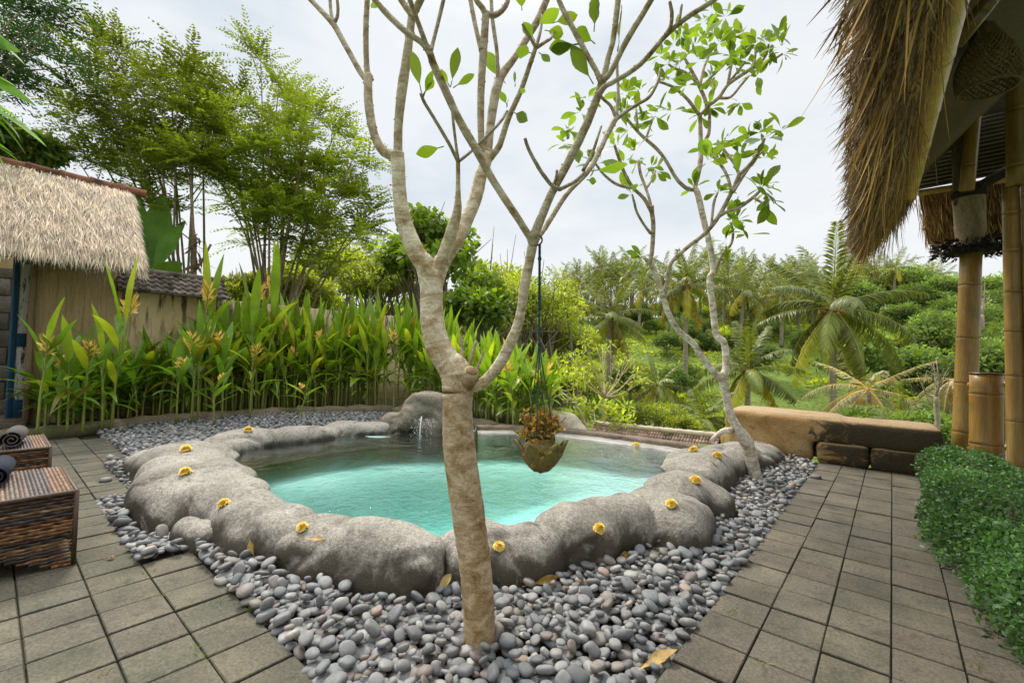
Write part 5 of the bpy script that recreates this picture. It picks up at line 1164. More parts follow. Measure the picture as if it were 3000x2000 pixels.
# tiled roof of the pavilion below the pool
LR = thing('lower_roof', 'brown tiled roof with a pale ridge just below the far pool edge', 'roof', (-3.4, 7.9, -1.2))
ra, rb_ = P(1742, 1243, 8.95), P(2110, 1280, 7.55); mb = MB(); nt_ = 46; dn = np.array([.0, -.62, -.42]); 
for side in (1, -1):
    for r_ in range(9):
        for k in range(nt_):
            t = (k+.5)/nt_; c0 = ra+(rb_-ra)*t+dn*np.array([1, side, 1])*(r_*.125+.06); w = np.linalg.norm(rb_-ra)/nt_; u = nrm(rb_-ra)
            dd2 = nrm(dn*np.array([1, side, 1])); nn_ = np.cross(u, dd2); nn_ = nn_ if nn_[2] > 0 else -nn_
            q = []
            for dw, up in ((-.5, -.010), (-.25, .012), (0, .016), (.25, .012), (.5, -.010)):
                q += [c0+u*w*dw-dd2*.05+nn_*(up), c0+u*w*dw+dd2*.06+nn_*(up+.014)]
            mb.add(q, np.array([[2*m_, 2*m_+1, 2*m_+3, 2*m_+2] for m_ in range(4)]), np.array([1, 1, 1])*rng.uniform(.6, 1.25))
m_rt = rough_mat('brown_roof_tile', (.20, .125, .09), (.38, .27, .21), 9, .4, 60, .85, tint=True, coord='World', stain=((.07, .05, .04), 6, .55, .7))
mb.add([ra+dn*.02-np.array([0, 0, .03]), rb_+dn*.02-np.array([0, 0, .03]), rb_+dn*1.3-np.array([0, 0, .03]), ra+dn*1.3-np.array([0, 0, .03])], [np.arange(4)], (.2, .18, .15))
dn2 = dn*np.array([1, -1, 1]); mb.add([ra+dn2*.02-np.array([0, 0, .03]), rb_+dn2*.02-np.array([0, 0, .03]), rb_+dn2*1.3-np.array([0, 0, .03]), ra+dn2*1.3-np.array([0, 0, .03])], [np.arange(4)], (.2, .18, .15))
mb.build('tiles', m_rt, LR)
mb = MB(); t = np.linspace(0, 1, 40)[:, None]; tube(mb, ra+(rb_-ra)*t+np.array([0, 0, .02]), .055+.005*np.sin(np.arange(40)*2.1), 10); mb.build('ridge_cap', rough_mat('pale_ridge', (.42, .33, .24), (.62, .52, .41), 6, .4, 50, .85, coord='World'), LR)
mb = MB(); cen = (ra+rb_)/2; box(mb, cen+np.array([0, 0, -2.2]), (np.linalg.norm(rb_-ra)-.5, 1.2, 3.2)); mb.build('pavilion_wall', m_plast, LR)
# pale boulder standing behind the overflow edge
PB = thing('pale_boulder', 'rounded cream coloured boulder just beyond the far pool curb behind the hanging pot', 'boulder', tuple(P(1645, 1250, 6.2)))
blend('stone', [((*P(1640, 1242, 6.2)[:2], .0), (.27, .25, .28), 0), ((*P(1655, 1255, 6.2)[:2], -.1), (.30, .27, .26), .4)], rough_mat('cream_stone', (.36, .31, .23), (.55, .49, .38), 6, .4, 50, .85, coord='World'), PB, seed=33, vox=.03)
# ================================================================ hedge by the path
HG = thing('hedge', 'low green hedge of tiny leaves with mauve blossoms along the right side of the path', 'hedge', (.5, 3.5, 0))
def hprof(v): # outer path side, top height
    a0 = np.interp(v, [.6, 2.2, 3., 4., 5.0, 5.45, 5.7], [.36, .30, .235, .17, .16, .22, .42])+.03*np.sin(v*3.1)+.015*np.sin(v*9)
    h = np.interp(v, [.6, 2., 3.5, 4.8, 5.4, 5.7], [.30, .30, .31, .33, .30, .12])+.03*np.sin(v*4.3+1)+.02*np.sin(v*11)
    return a0, h
n = 46000; v = rng.uniform(.6, 5.7, n); a0, h = hprof(v); s_ = rng.random(n); wdt = .52
ang = rng.uniform(.0, PI*.8, n); sh = .80+.20*rng.random(n)**.6; k_ = 1+.24*fbm(np.c_[np.cos(ang)*.3, v, np.sin(ang)*.3], 6.5, 12, 3)
x = a0+wdt/2-np.sign(np.cos(ang))*np.abs(np.cos(ang))**.6*wdt/2*sh*k_; zz = np.abs(np.sin(ang))**.6*h*sh*k_+.01
O = np.c_[x, v, zz]+rng.normal(size=(n, 3))*.012; out_ = np.c_[-np.cos(ang), rng.normal(size=n)*.3, np.sin(ang)+.2]
clump = fbm(O, 8, 8, 3); T = rt(n, 1., .3)*(1+.5*clump)[:, None]*np.where(rng.random((n, 1)) < .12, 1.7, 1.)
mb = MB(); kites(mb, O, out_*.6+rng.normal(size=(n, 3))*1., runit(n)*.9+out_*.7+np.array([0, 0, .4]), rng.uniform(.016, .032, n), rng.uniform(.011, .021, n), T, .5, .12)
lm_hedge = leaf_mat('hedge_leaf', (.085, .175, .055), .34, .45, (1.4, 1.5, .7), .25, .4)
mb.build('foliage', lm_hedge, HG)
mb = MB()
for k in range(150):
    v = rng.uniform(.8, 5.5); a0, h = hprof(v); p0 = np.array([a0+wdt/2+rng.normal()*.04, v, 0]); a = rng.uniform(0, PI*.75); e = np.array([a0+wdt/2-math.cos(a)*wdt*.42, v+rng.normal()*.08, math.sin(a)*h*.95]); tube(mb, crom([p0, (p0+e)/2+rng.normal(size=3)*.02, e], 4), [.005, .005, .004, .004, .004, .003, .003, .002, .002], 5)
mb.build('stems', rough_mat('hedge_stem', (.05, .04, .025), (.10, .08, .05), 20), HG)
n = 420; v = rng.uniform(.8, 5.4, n); a0, h = hprof(v); ang = rng.uniform(.3, PI*.7, n); O = np.c_[a0+wdt/2-np.cos(ang)*wdt/2, v, np.sin(ang)**.6*h*1.02]
mb = MB(); kites(mb, O, runit(n)+np.array([0, 0, .8]), runit(n), .014, .011, (1, 1, 1), .5); mb.build('blossoms', leaf_mat('mauve_blossom', (.22, .12, .22), .3), HG)
mb = MB(); gx = np.linspace(.38, 1.1, 8); gy = np.linspace(-.6, 5.8, 40); A, V = np.meshgrid(gx, gy); n0, n1 = A.shape; i, j = np.meshgrid(np.arange(n0-1), np.arange(n1-1), indexing='ij')
mb.add(np.stack([A, V, .006+.0*A], -1).reshape(-1, 3), np.stack([i*n1+j, i*n1+j+1, (i+1)*n1+j+1, (i+1)*n1+j], -1).reshape(-1, 4)); tag(mb.build('hedge_soil', bpy.data.materials['bed_earth']), kind='structure')

# ================================================================ heliconias
lm_hel = leaf_mat('heliconia_leaf', (.17, .31, .034), .42, .34, (1.5, 1.5, .5), .22, .45)
lm_hst = leaf_mat('heliconia_stem', (.28, .33, .07), .15, .5, None, .2, .3)
lm_bract = leaf_mat('heliconia_bract', (.97, .66, .20), .3, .5, (1.15, .9, .5), .1)
def make_heliconia(seed, hgt, flower, warm=1.):
    r = np.random.default_rng(seed)
    t = thing('heliconia', '', 'plant', (0, 0, 0))
    ms, ml = MB(), MB(); lean = r.normal(size=2)*.07*hgt
    top = np.array([lean[0], lean[1], hgt*.50]); p = crom([np.zeros(3), np.array([lean[0]*.3, lean[1]*.3, hgt*.33]), top], 5)
    tube(ms, p, np.linspace(.013, .007, len(p)), 7, np.linspace(.8, 1.15, len(p))[:, None]*np.array([[1, 1, 1]]))
    nl = r.integers(6, 9); az0 = r.uniform(0, 2*PI)
    for k in range(nl):
        f = k/(nl-1); az = az0+k*PI+r.normal()*.45; q = p[int((.38+.57*f)*(len(p)-1))]
        el = np.interp(f, [0, 1], [.40, 1.32])+r.normal()*.18; L = hgt*r.uniform(.36, .52)*(1. if f > .2 else .75); st_ = hgt*.10*(.6+f)
        d = np.array([math.cos(az)*math.cos(el), math.sin(az)*math.cos(el), math.sin(el)]); up = np.array([-math.cos(az)*math.sin(el), -math.sin(az)*math.sin(el), math.cos(el)])
        b0 = q+nrm(d*.4+np.array([0, 0, .9]))*st_; tube(ms, crom([q, (q+b0)/2+np.array([0, 0, .01]), b0], 3), .0055, 5, (1, 1.05, .9))
        tint = np.array([1, 1, 1.])*r.uniform(.75, 1.2)*(np.array([1.28, 1.1, .9]) if warm else 1)
        if r.random() < .16: tint = tint*np.array([2.1, 1.55, 1.6])
        drp_ = 0.
        if r.random() < .05: tint = np.array([1.6, .75, .6])*.6; drp_ = .7
        blades(ml, b0[None], d[None], up[None], np.array([L]), np.array([L*r.uniform(.17, .235)]), tint[None], 9, np.array([r.uniform(.05, .55)*(1.3-f)+drp_]), .13, .42, .02, .05)
    ms.build('stem', lm_hst, t); ml.build('leaves', lm_hel, t)
    if flower:
        mf = MB(); mst = MB(); az = r.uniform(0, 2*PI); fp = top+np.array([math.cos(az)*.06, math.sin(az)*.06, hgt*r.uniform(.10, .26)])
        nb = 6; ax_ = nrm(np.array([math.cos(az)*.5, math.sin(az)*.5, .8]))
        for k in range(nb):
            q = fp+ax_*k*.022; a2 = az+PI/2+(k % 2)*PI+r.normal()*.3; d = np.array([math.cos(a2), math.sin(a2), .45+.12*k]); L = .15-.013*k
            blades(mf, q[None], d[None], (np.array([0, 0, 1.])+r.normal(size=3)*.2)[None], np.array([L]), np.array([.032]), np.array([(1, 1, 1)])*r.uniform(.85, 1.2), 4, np.array([-.25]), .45, .35, .03)
            for _ in range(3): d2 = d+r.normal(size=3)*.35; blades(mf, (q+nrm(d)*.03)[None], d2[None], r.normal(size=(1, 3)), np.array([.06]), np.array([.010]), np.array([(1.1, 1.35, 1.3)]), 2, np.array([.0]), .1, .4)
        o = mf.build('flower', lm_bract, t); tube(mst, crom([top, (top+fp)/2, fp, fp+ax_*nb*.022], 4), .005, 5, (1, 1, .8)); mst.build('flower_stalk', lm_hst, o)
    return t
HP = [[make_heliconia(500+k+20*f, 1., f, k >= 3) for k in range(7)] for f in (0, 1)]
used = set()
LAB = {0: 'tall leafy green heliconia stalk without a flower in the bed along the garden wall', 1: 'heliconia stalk carrying a yellow orange flower in the bed along the garden wall'}
LABB = {0: 'green heliconia stalk without a flower in the bed behind the pool spout', 1: 'heliconia stalk with an orange flower in the bed behind the pool spout'}
def plant_hel(a, v, h, fl, back=False):
    vi = rng.integers(3, 7) if (back or v > 2.3 or rng.random() < .2) else rng.integers(0, 3); pr = HP[fl][vi]; lab = (LABB if back else LAB)[fl]; grp = ('heliconias behind the spout' if back else 'heliconias along the garden wall')+(' in flower' if fl else '')
    s_ = (h*.98, h*.98, h)
    w = .8+.2*h; s_ = (w, w, h)
    if (fl, vi) not in used: used.add((fl, vi)); o = pr; o.location = (a, v, .05); o.rotation_euler = (0, 0, rng.uniform(0, 6.28)); o.scale = s_; o['label'] = lab; o['group'] = grp
    else: dup(pr, (a, v, .05), rng.uniform(0, 6.28), s_, lab, grp)
kp2 = crom([(*p, 0) for p in KERB], 20)
def hh(v): return np.interp(v, [-.2, .5, 1.0, 1.7, 2.2, 3., 5], [.80, .86, .98, 1.18, 1.55, 1.74, 1.88])
cand = []
for k in range(2000):
    i_ = rng.integers(len(kp2)); p = kp2[i_]
    if p[1] > 4.3 and p[0] > -6.7: continue
    off = rng.uniform(.13, .85); a, v = p[0]-off*.95, p[1]+off*.3*rng.uniform(.2, 1)
    if v < .48 or a < -8.3: continue
    if all((a-q[0])**2+(v-q[1])**2 > .088**2 for q in cand): cand.append((a, v, off))
    if len(cand) >= 190: break
for a, v, off in cand: plant_hel(a, v, hh(v)*rng.choice([rng.uniform(.5, .75), rng.uniform(.78, 1.08)], p=[.3, .7])*(1+.10*off), int(rng.random() < .12))
for px, py, D in [(345,870,6.0),(125,970,5.4),(210,1012,5.6),(255,1018,5.7),(312,985,5.9),(590,970,6.6),(570,1020,6.5),(525,1045,6.4),(660,1000,6.8),(740,1005,7.1),(782,818,7.6),(632,1110,6.4),(885,1140,7.2),(750,870,7.4),(1160,965,8.2),(640,840,7.2)]:
    q = P(px, py, D-.42); plant_hel(q[0], q[1], max(.6, (q[2]-.05)/.79), 1)
cand2 = []
for k in range(900):
    a = rng.uniform(-6.9, -3.55); v = rng.uniform(4.85, 5.5)
    if a > -4.4: v = rng.uniform(4.6, 5.3)
    if all((a-q[0])**2+(v-q[1])**2 > .10**2 for q in cand2): cand2.append((a, v))
    if len(cand2) >= 110: break
for a, v in cand2: plant_hel(a, v, np.interp(a, [-6.9, -5.6, -4.6, -3.6], [2.0, 1.55, 1.15, 1.1])*rng.uniform(.75, 1.08), 0, True)
for px, py, D in [(1508,1060,5.7),(1605,1065,5.8),(1515,1050,5.9)]:
    q = P(px, py, D); plant_hel(q[0], q[1], (q[2]-.05)/.79, 1, True)
for fl in (0, 1):
    for vi in range(7):
        if (fl, vi) not in used:
            for ch in list(HP[fl][vi].children_recursive): bpy.data.objects.remove(ch)
            bpy.data.objects.remove(HP[fl][vi])

# ================================================================ marigolds and fallen leaves
bpy.context.view_layer.update()
deps = bpy.context.evaluated_depsgraph_get()
def hit(px, py):
    X, Y, Z = _ray(px, py); a, v = W2(X, Y); d = Vector((a, v, Z)).normalized(); org = Vector((0, 0, HCAM))
    for _ in range(20):
        ok, loc, no, idx, ob, mx_ = SC.ray_cast(deps, org, d)
        if not ok: return None, None
        if ob.name.startswith(('trunk', 'water', 'crown', 'falling', 'pebble.', 'pebble', 'pruned', 'rope', 'petal', 'bowl', 'foliage', 'leaves', 'stem')) and not ob.name.startswith('pebble_bed'):
            org = loc+d*.003; continue
        return np.array(loc), np.array(no)
    return None, None
lm_mar = leaf_mat('marigold_petal', (1., .80, .24), .2, .6, (1.1, .95, .5), .1, .2)
mm = MB()
for k in range(260):
    u = rng.random(); a = rng.uniform(0, 2*PI); el = u*1.5; d = np.array([math.cos(a)*math.cos(el), math.sin(a)*math.cos(el), math.sin(el)*.85])
    q = d*np.array([.016, .016, .013])+np.array([0, 0, .012]); up = nrm(np.array([0, 0, 1.])-d*.3)
    blades(mm, q[None], (d+rng.normal(size=3)*.25)[None], up[None], np.array([rng.uniform(.013, .019)]), np.array([.012]), rt(1, 1., .15), 2, np.array([.3]), .15, .6, .5)
ball(mm, (0, 0, .016), (.021, .021, .017), 2, (.95, .85, .7)); me_mar = mm.data('marigold', lm_mar)
MAR = [(545,1312,'yellow marigold on the far left boulder of the pool rim'),(544,1378,'yellow marigold on the left boulder, just nearer than the far left one'),(658,1470,'yellow marigold on the broad left boulder above the small round boulder'),(888,1538,'yellow marigold on the front left boulder above the dead twig'),(1461,1594,'yellow marigold right beside the big trunk on the front boulder'),(1754,1545,'tall yellow marigold on the crest of the front right boulder'),(1967,1471,'yellow marigold in the dip between the two right boulders'),(2035,1403,'yellow marigold on the small right boulder below the long slab'),(2100,1330,'yellow marigold on the long slab boulder beside the slender tree'),(2033,1313,'yellow marigold at the corner of the overflow ledge and the slab boulder'),(1863,1297,'yellow marigold in the middle of the overflow ledge'),(727,1254,'yellow marigold on the back left rim near the kerb'),(992,1221,'yellow marigold on the back rim left of the rock spout'),(1222,1132,'yellow marigold on top of the rock spout')]
for px, py, lab in MAR:
    loc, no = hit(px, py+9)
    if loc is None: continue
    o = bpy.data.objects.new('marigold', me_mar); COL.objects.link(o); _, Yd = I2(loc[0], loc[1])
    o.location = loc-np.array([0, 0, .004]); q = Vector(no*.5+np.array([0, 0, .5])).to_track_quat('Z', 'Y'); o.rotation_mode = 'QUATERNION'; o.rotation_quaternion = q
    s_ = float(np.clip(Yd/2.1, .85, 1.5)*.86); o.scale = (s_, s_, s_*(1.35 if px == 1754 else 1.05)); tag(o, lab, 'flower', 'marigolds laid around the pool rim')
lm_dry = leaf_mat('fallen_leaf', (.42, .31, .13), .2, .55, (1.1, 1, .7), .3, .3, 40)
def fallen(x0, y0, x1, y1, w, lab, tint, lift=.012, curl=.25):
    p0, n0_ = hit(x0, y0); p1, n1_ = hit(x1, y1)
    if p0 is None or p1 is None: return
    _, Yd = I2(p0[0], p0[1]); t = thing('fallen_leaf', lab, 'leaf', tuple(p0)); up = nrm(n0_+n1_+np.array([0, 0, .5])); mb = MB(); p0 = p0+up*lift; p1 = p1+up*lift
    L = np.linalg.norm(p1-p0); blades(mb, p0[None], (p1-p0)[None], up[None], np.array([L]), np.array([w*Yd/FPX]), np.array([tint]), 9, np.array([-.08]), curl, .6, .02, .25, stalk=.2); mb.build('blade', lm_dry, t)
    mb = MB(); tube(mb, crom([p0-(p1-p0)*.12, p0+(p1-p0)*.15, p0+(p1-p0)*.2], 3), .0022, 5, (.9, .75, .5)); mb.build('stalk', lm_dry, t)
fallen(1275, 1745, 1325, 1680, 24, 'pale dry leaf leaning on the front boulder left of the big trunk', (1.3, 1.3, 1.2), .02)
fallen(1530, 1713, 1620, 1685, 24, 'curled yellow brown leaf lying at the foot of the front right boulder', (1.1, .95, .6), .03)
fallen(1792, 1668, 1838, 1635, 26, 'brown curled leaf on the pebbles right of the front boulders', (.75, .6, .4), .03)
fallen(1938, 1622, 1930, 1605, 20, 'small upright brown leaf among the pebbles by the right boulder', (.7, .5, .35), .03)
fallen(1838, 1992, 1990, 1930, 40, 'large dry tan leaf lying where pebbles meet the paving at the bottom edge', (1.0, .88, .65), .02)
fallen(1505, 1862, 1375, 1900, 46, 'yellow green fallen leaf at the foot of the big trunk', (1.15, 1.25, .2), .03, .35)
fallen(762, 1640, 752, 1580, 20, 'twisted pale leaf hanging over the pebbles beside the left boulder', (1.0, .95, .6), .03)
fallen(878, 1580, 960, 1588, 12, 'thin straw coloured leaf on the front left boulder below a marigold', (1.2, 1., .75), .008)
fallen(2082, 1352, 2096, 1362, 9, 'tiny dry leaf on the long slab boulder', (1., .9, .6), .006)
fallen(306, 1640, 336, 1637, 16, 'crumpled rust brown leaf on the left paving near the pebbles', (.75, .4, .22), .008)
# ================================================================ trees and the valley
m_tr = rough_mat('tree_bark', (.13, .10, .07), (.30, .255, .20), 8, .7, 60, .9, coord='Object', tint=True)
m_ptr = rough_mat('palm_trunk', (.22, .17, .12), (.40, .345, .27), 3, .6, 14, .9, coord='Object', stretch=(1, 1, 4), tint=True)
lm_feather = leaf_mat('feather_leaf', (.155, .205, .028), .5, .5, (1.8, 1.7, .5), .22, .25)
lm_dkfeather = leaf_mat('dark_feather_leaf', (.05, .10, .03), .3, .5, (1.3, 1.5, .6), .2, .25)
lm_bush = leaf_mat('bush_leaf', (.32, .385, .055), .45, .5, (1.7, 1.6, .5), .25, .25, .6)  # yellow cast stands in for the warm sun glow over the middle trees
lm_green = leaf_mat('forest_leaf', (.20, .28, .07), .4, .5, (1.5, 1.6, .6), .3, .25, .25)
lm_palm = leaf_mat('palm_leaf', (.165, .20, .045), .28, .42, (1.5, 1.4, .6), .22, .4, .6)
lm_drypalm = leaf_mat('dry_palm_leaf', (.36, .33, .17), .3, .6, (1.2, 1.1, .7), .2, .2)
lm_big = leaf_mat('broad_leaf', (.15, .225, .03), .42, .5, (1.5, 1.5, .5), .25, .45)
lm_ban = leaf_mat('banana_leaf', (.13, .25, .05), .5, .6, (1.5, 1.5, .5), .2, .15)
def crownmesh(blobs, n, L, W, base=1., seed=0, up=.5, shell=.55, var=.3, kind='kite'):
    """leaf clumps: blobs = [(centre, radii)], leaves scattered through each clump's outer volume"""
    r = np.random.default_rng(seed); mb = MB(); vol = np.array([np.prod(b_[1])**(2/3) for b_ in blobs]); cnts = np.maximum(6, (n*vol/vol.sum()).astype(int))
    for (c_, rad), m_ in zip(blobs, cnts):
        d = nrm(r.normal(size=(m_, 3))); s_ = (shell+(1-shell)*r.random(m_)**.6)[:, None]; q = np.asarray(c_)+d*np.asarray(rad)*s_*(1+.14*fbm(d, 3, r.integers(1e6), 2))[:, None]
        D = nrm(d*.8+r.normal(size=(m_, 3))*.8+np.array([0, 0, -.1])); N = nrm(d*.6+np.array([0, 0, up])+r.normal(size=(m_, 3))*.5)
        tb = base*r.uniform(1-var, 1+var); T = tb*(1+r.uniform(-.28, .28, (m_, 1)))*(.72+.38*np.clip(d[:, 2:3], -1, 1)*.8+.12)*(1+r.uniform(-.06, .06, (m_, 3)))  # leaf tint falls off toward clump undersides, shading put into the colour
        LL = L*r.uniform(.6, 1.3, m_); 
        if kind == 'kite': kites(mb, q, D, N, LL, W*r.uniform(.7, 1.2, m_), T, .5, .1)
        else: blades(mb, q, D, N, LL, W*r.uniform(.7, 1.2, m_), T, 4, .15, .12, .5)
    return mb
def branchy(mb, p0, targets, r0, seed=0, fork=.45, seg=7):
    r = np.random.default_rng(seed); top = np.mean(targets, 0)
    f = p0+(top-p0)*fork+np.append(r.normal(size=2)*.05*np.linalg.norm(top-p0), 0); tube(mb, crom([p0, (p0+f)/2+np.append(r.normal(size=2)*.02*np.linalg.norm(f-p0), 0), f], 4), np.linspace(r0, r0*.72, 9), seg+2)
    for t in targets:
        t = np.asarray(t); m_ = f*.5+t*.5+r.normal(size=3)*.1*np.linalg.norm(t-f); m_[2] -= .06*np.linalg.norm(t-f); p = crom([f, m_, t], 4); tube(mb, p, np.linspace(r0*.5, r0*.1, len(p)), seg)
        for _ in range(2):
            s_ = p[r.integers(4, 8)]; e = t+r.normal(size=3)*.15*np.linalg.norm(t-f); tube(mb, crom([s_, (s_+e)/2+r.normal(size=3)*.04, e], 3), np.linspace(r0*.2, r0*.06, 7), 5)
def bush_tree(name, label, cat, cpx, cpy, D, R, seed, n=5000, L=.16, W=.08, mt_=None, base=1., group=None, nb=16, squash=.8, ground=None, kind='kite', gap=.42):
    c_ = P(cpx, cpy, D); r = np.random.default_rng(seed); g = terr(c_[0], c_[1]) if ground is None else ground; g = min(float(g), c_[2]-R*1.02)
    t = thing(name, label, cat, (c_[0], c_[1], g), group); bl = []
    for k in range(nb):
        d = nrm(r.normal(size=3)); d[2] = abs(d[2])*1.1-.35; q = c_+d*np.array([R, R, R*squash])*r.uniform(.35, .82); s_ = R*r.uniform(.24, gap); bl.append((q, (s_, s_, s_*r.uniform(.6, .85))))
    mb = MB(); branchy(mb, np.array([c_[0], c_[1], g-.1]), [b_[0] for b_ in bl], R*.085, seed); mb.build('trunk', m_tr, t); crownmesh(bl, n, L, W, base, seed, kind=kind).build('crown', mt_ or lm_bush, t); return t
def pinnate(mb, mr, O, D, Up, L, npair, ll, lw, T, droop=.35, seed=0, seg=8):
    """compound leaves: a rachis with paired leaflets (vectorised over leaves)"""
    n = len(O); D = nrm(D); S = nrm(np.cross(D, Up)); N = np.cross(S, D); L = np.broadcast_to(L, (n,)).astype(float)
    f = np.linspace(.16, 1., npair); lenf = np.sin(PI*np.clip(f*.82+.14, 0, 1))**.7
    for sgn in (1, -1):
        P0 = O[:, None]+D[:, None]*(L[:, None, None]*f[None, :, None])*(1-.15*droop*f[None, :, None]**2)-N[:, None]*(L[:, None, None]*f[None, :, None]**2*droop)
        tan = D[:, None]-N[:, None]*(2*f[None, :, None]*droop); dd2 = S[:, None]*sgn*.9+tan*.55-N[:, None]*.12+rng.normal(size=(n, npair, 3))*.12
        ln = (ll*lenf)[None]*rng.uniform(.8, 1.15, (n, npair)); kites(mb, P0.reshape(-1, 3), dd2.reshape(-1, 3), (np.broadcast_to(N[:, None], P0.shape)+rng.normal(size=P0.shape)*.25).reshape(-1, 3), ln.ravel(), lw*rng.uniform(.8, 1.2, n*npair), np.repeat(T, npair, 0), .5)
    if mr is not None:
        for k in range(n):
            ff = np.linspace(0, 1, 4)[:, None]; tube(mr, O[k]+D[k]*L[k]*ff*(1-.15*droop*ff**2)-N[k]*L[k]*ff**2*droop, [.006, .005, .004, .002], 3, (.7, .8, .3), cap=False)
def feather_tree(label, base, tips, D, r0, seed, mt_, per=9, L=(.5, .9), base_t=1., dz=1.2, lf=.135, lw=.042, npair=10, nst=1.):
    r = np.random.default_rng(seed); bp = P(base[0], base[1], D); g = float(terr(bp[0], bp[1])); t = thing('feathery_tree', label, 'tree', (bp[0], bp[1], g)); mt2, mc, mr = MB(), MB(), MB()
    for x, y, tone in tips:
        dd2 = D+r.uniform(-dz, dz); e = P(x, y, dd2); s0 = np.array([bp[0], bp[1], g-.05])+np.append(r.normal(size=2)*.16, 0); m1 = s0+(e-s0)*.35; m1[:2] = s0[:2]+(e-s0)[:2]*.20; m2 = s0+(e-s0)*.7; m2[:2] = s0[:2]+(e-s0)[:2]*.6
        e = e-np.array([0, 0, .28]); p = crom([s0, m1, m2, e], 7); tube(mt2, p, np.linspace(r0*.85, r0*.16, len(p)), 7, (1.25, 1.2, 1.15)); O, DD, TT = [], [], []
        hubs = [(e, nrm(e-p[-3]))]
        for k in range(int(4*nst)):
            i_ = r.integers(int(len(p)*.60), len(p)-2); q = p[i_]; tw = nrm(nrm(e-s0)*.8+np.append(r.normal(size=2)*.75, r.normal()*.3)); tl = r.uniform(.4, 1.0); q2 = q+tw*tl; tube(mt2, crom([q, q+tw*tl*.5-np.array([0, 0, .03]), q2], 3), np.linspace(r0*.3, r0*.1, 7), 5, (.75, .75, .7)); hubs.append((q2, tw))
        for hq, ht in hubs: # a rosette of arching compound leaves at every twig end
            ht_ = tone*r.uniform(.65, 1.35); az = r.uniform(0, 2*PI)
            for j_ in range(per+10):
                az += 2.4+r.normal()*.2; el = r.uniform(-.2, 1.25); O.append(hq-ht*r.uniform(0, .25)); DD.append(ht*.35+np.array([math.cos(az)*math.cos(el), math.sin(az)*math.cos(el), math.sin(el)])); TT.append(ht_*r.uniform(.75, 1.3))
        O, DD, TT = np.array(O), np.array(DD), np.array(TT)[:, None]*np.array([[1, 1, 1]])*base_t; n = len(O)
        pinnate(mc, None, O, DD, np.tile([0, 0, 1.], (n, 1))+rng.normal(size=(n, 3))*.15, r.uniform(*L, n), npair, lf, lw, TT, .42)
    mt2.build('trunk', m_tr, t); mc.build('crown', mt_, t); return t
feather_tree('tall feathery tree with many thin stems and dark left half, directly behind the gatehouse', (545, 900), [(190,270,.65),(265,150,.6),(345,110,.62),(430,190,.75),(310,320,.7),(430,400,.8),(520,260,.85),(560,130,.75),(500,360,.9),(590,230,.8),(200,390,.7),(300,70,.6),(570,420,.9),(500,180,.75)], 9.3, .045, 31, lm_feather, 9, base_t=.9)
feather_tree('broad yellow green feathery tree with a fan of slim trunks behind the garden wall', (800, 900), [(640,270,1.2),(765,140,.8),(820,200,.85),(860,260,.85),(930,285,.85),(990,330,.9),(1040,420,1.),(1085,560,.85),(1060,640,.9),(960,500,1.1),(880,440,1.2),(790,380,1.4),(700,400,1.5),(640,470,1.6),(720,500,1.5),(830,540,1.1),(980,620,.9),(900,350,1.),(1010,520,1.),(660,340,1.3)], 10.2, .05, 32, lm_feather, 9, base_t=1.1)
feather_tree('airy feathery tree with dark drooping foliage reaching in from the top left corner', (-620, 900), [(40,20,.9),(120,-10,.9),(70,90,.9),(200,-40,.9),(130,50,.85),(20,130,.9),(190,10,.8),(90,-40,.9)], 8.0, .05, 33, lm_dkfeather, 7, L=(.35, .6), lf=.13, lw=.028, npair=9)
# tall dead pole-like stem
t = thing('bare_stem', 'tall pale bare stem standing before the feathery trees just above the garden wall', 'tree', tuple(P(572, 900, 8.6)*[1, 1, 0]))
mb = MB(); q = [P(572, 1000, 8.6), P(570, 880, 8.6), P(568, 760, 8.6), P(566, 690, 8.6), P(560, 560, 8.6), P(553, 440, 8.6)]; tube(mb, crom(q, 5), np.interp(np.arange(26), [0, 10, 14, 16, 25], [.05, .045, .062, .03, .016]), 10, (1.25, 1.2, 1.1))
tube(mb, crom([P(575, 790, 8.55), P(600, 750, 8.5), P(618, 715, 8.5)], 4), .02, 7); n = 40; O = np.array([P(575+rng.normal()*12, 740+rng.normal()*35, 8.55) for _ in range(n)]); kites(mb, O, np.c_[rng.normal(size=(n, 2)), np.full(n, -1.)], runit(n), rng.uniform(.15, .4, n), .06, (1.1, .95, .8)); mb.build('trunk', m_tr, t)
# banana plant
t = thing('banana_plant', 'banana plant with broad split leaves between the gatehouse thatch and the feathery trees', 'plant', tuple(P(430, 900, 8.2)*[1, 1, 0])); mb, ms = MB(), MB(); b0 = P(430, 840, 8.2); tube(ms, [P(430, 960, 8.2), b0], [.10, .07], 10); 
for x0, y0, x1, y1, w in [(420,830,398,560,62),(430,830,480,565,74),(435,830,535,640,66),(425,830,375,620,60),(440,830,530,770,62),(420,840,360,760,60),(430,835,455,690,60)]:
    p0, p1 = P(x0, y0, 8.2), P(x1, y1, 8.2+rng.uniform(-.4, .4)); N = nrm(camp-p0)+rng.normal(size=3)*.4; blades(mb, p0[None], (p1-p0)[None], N[None], np.array([np.linalg.norm(p1-p0)]), np.array([w*8.2/FPX]), rt(1, .85, .2), 12, np.array([.05]), .12, .5, .1, .08, stalk=.15)
ms.build('trunk', m_tr, t); mb.build('leaves', lm_ban, t)
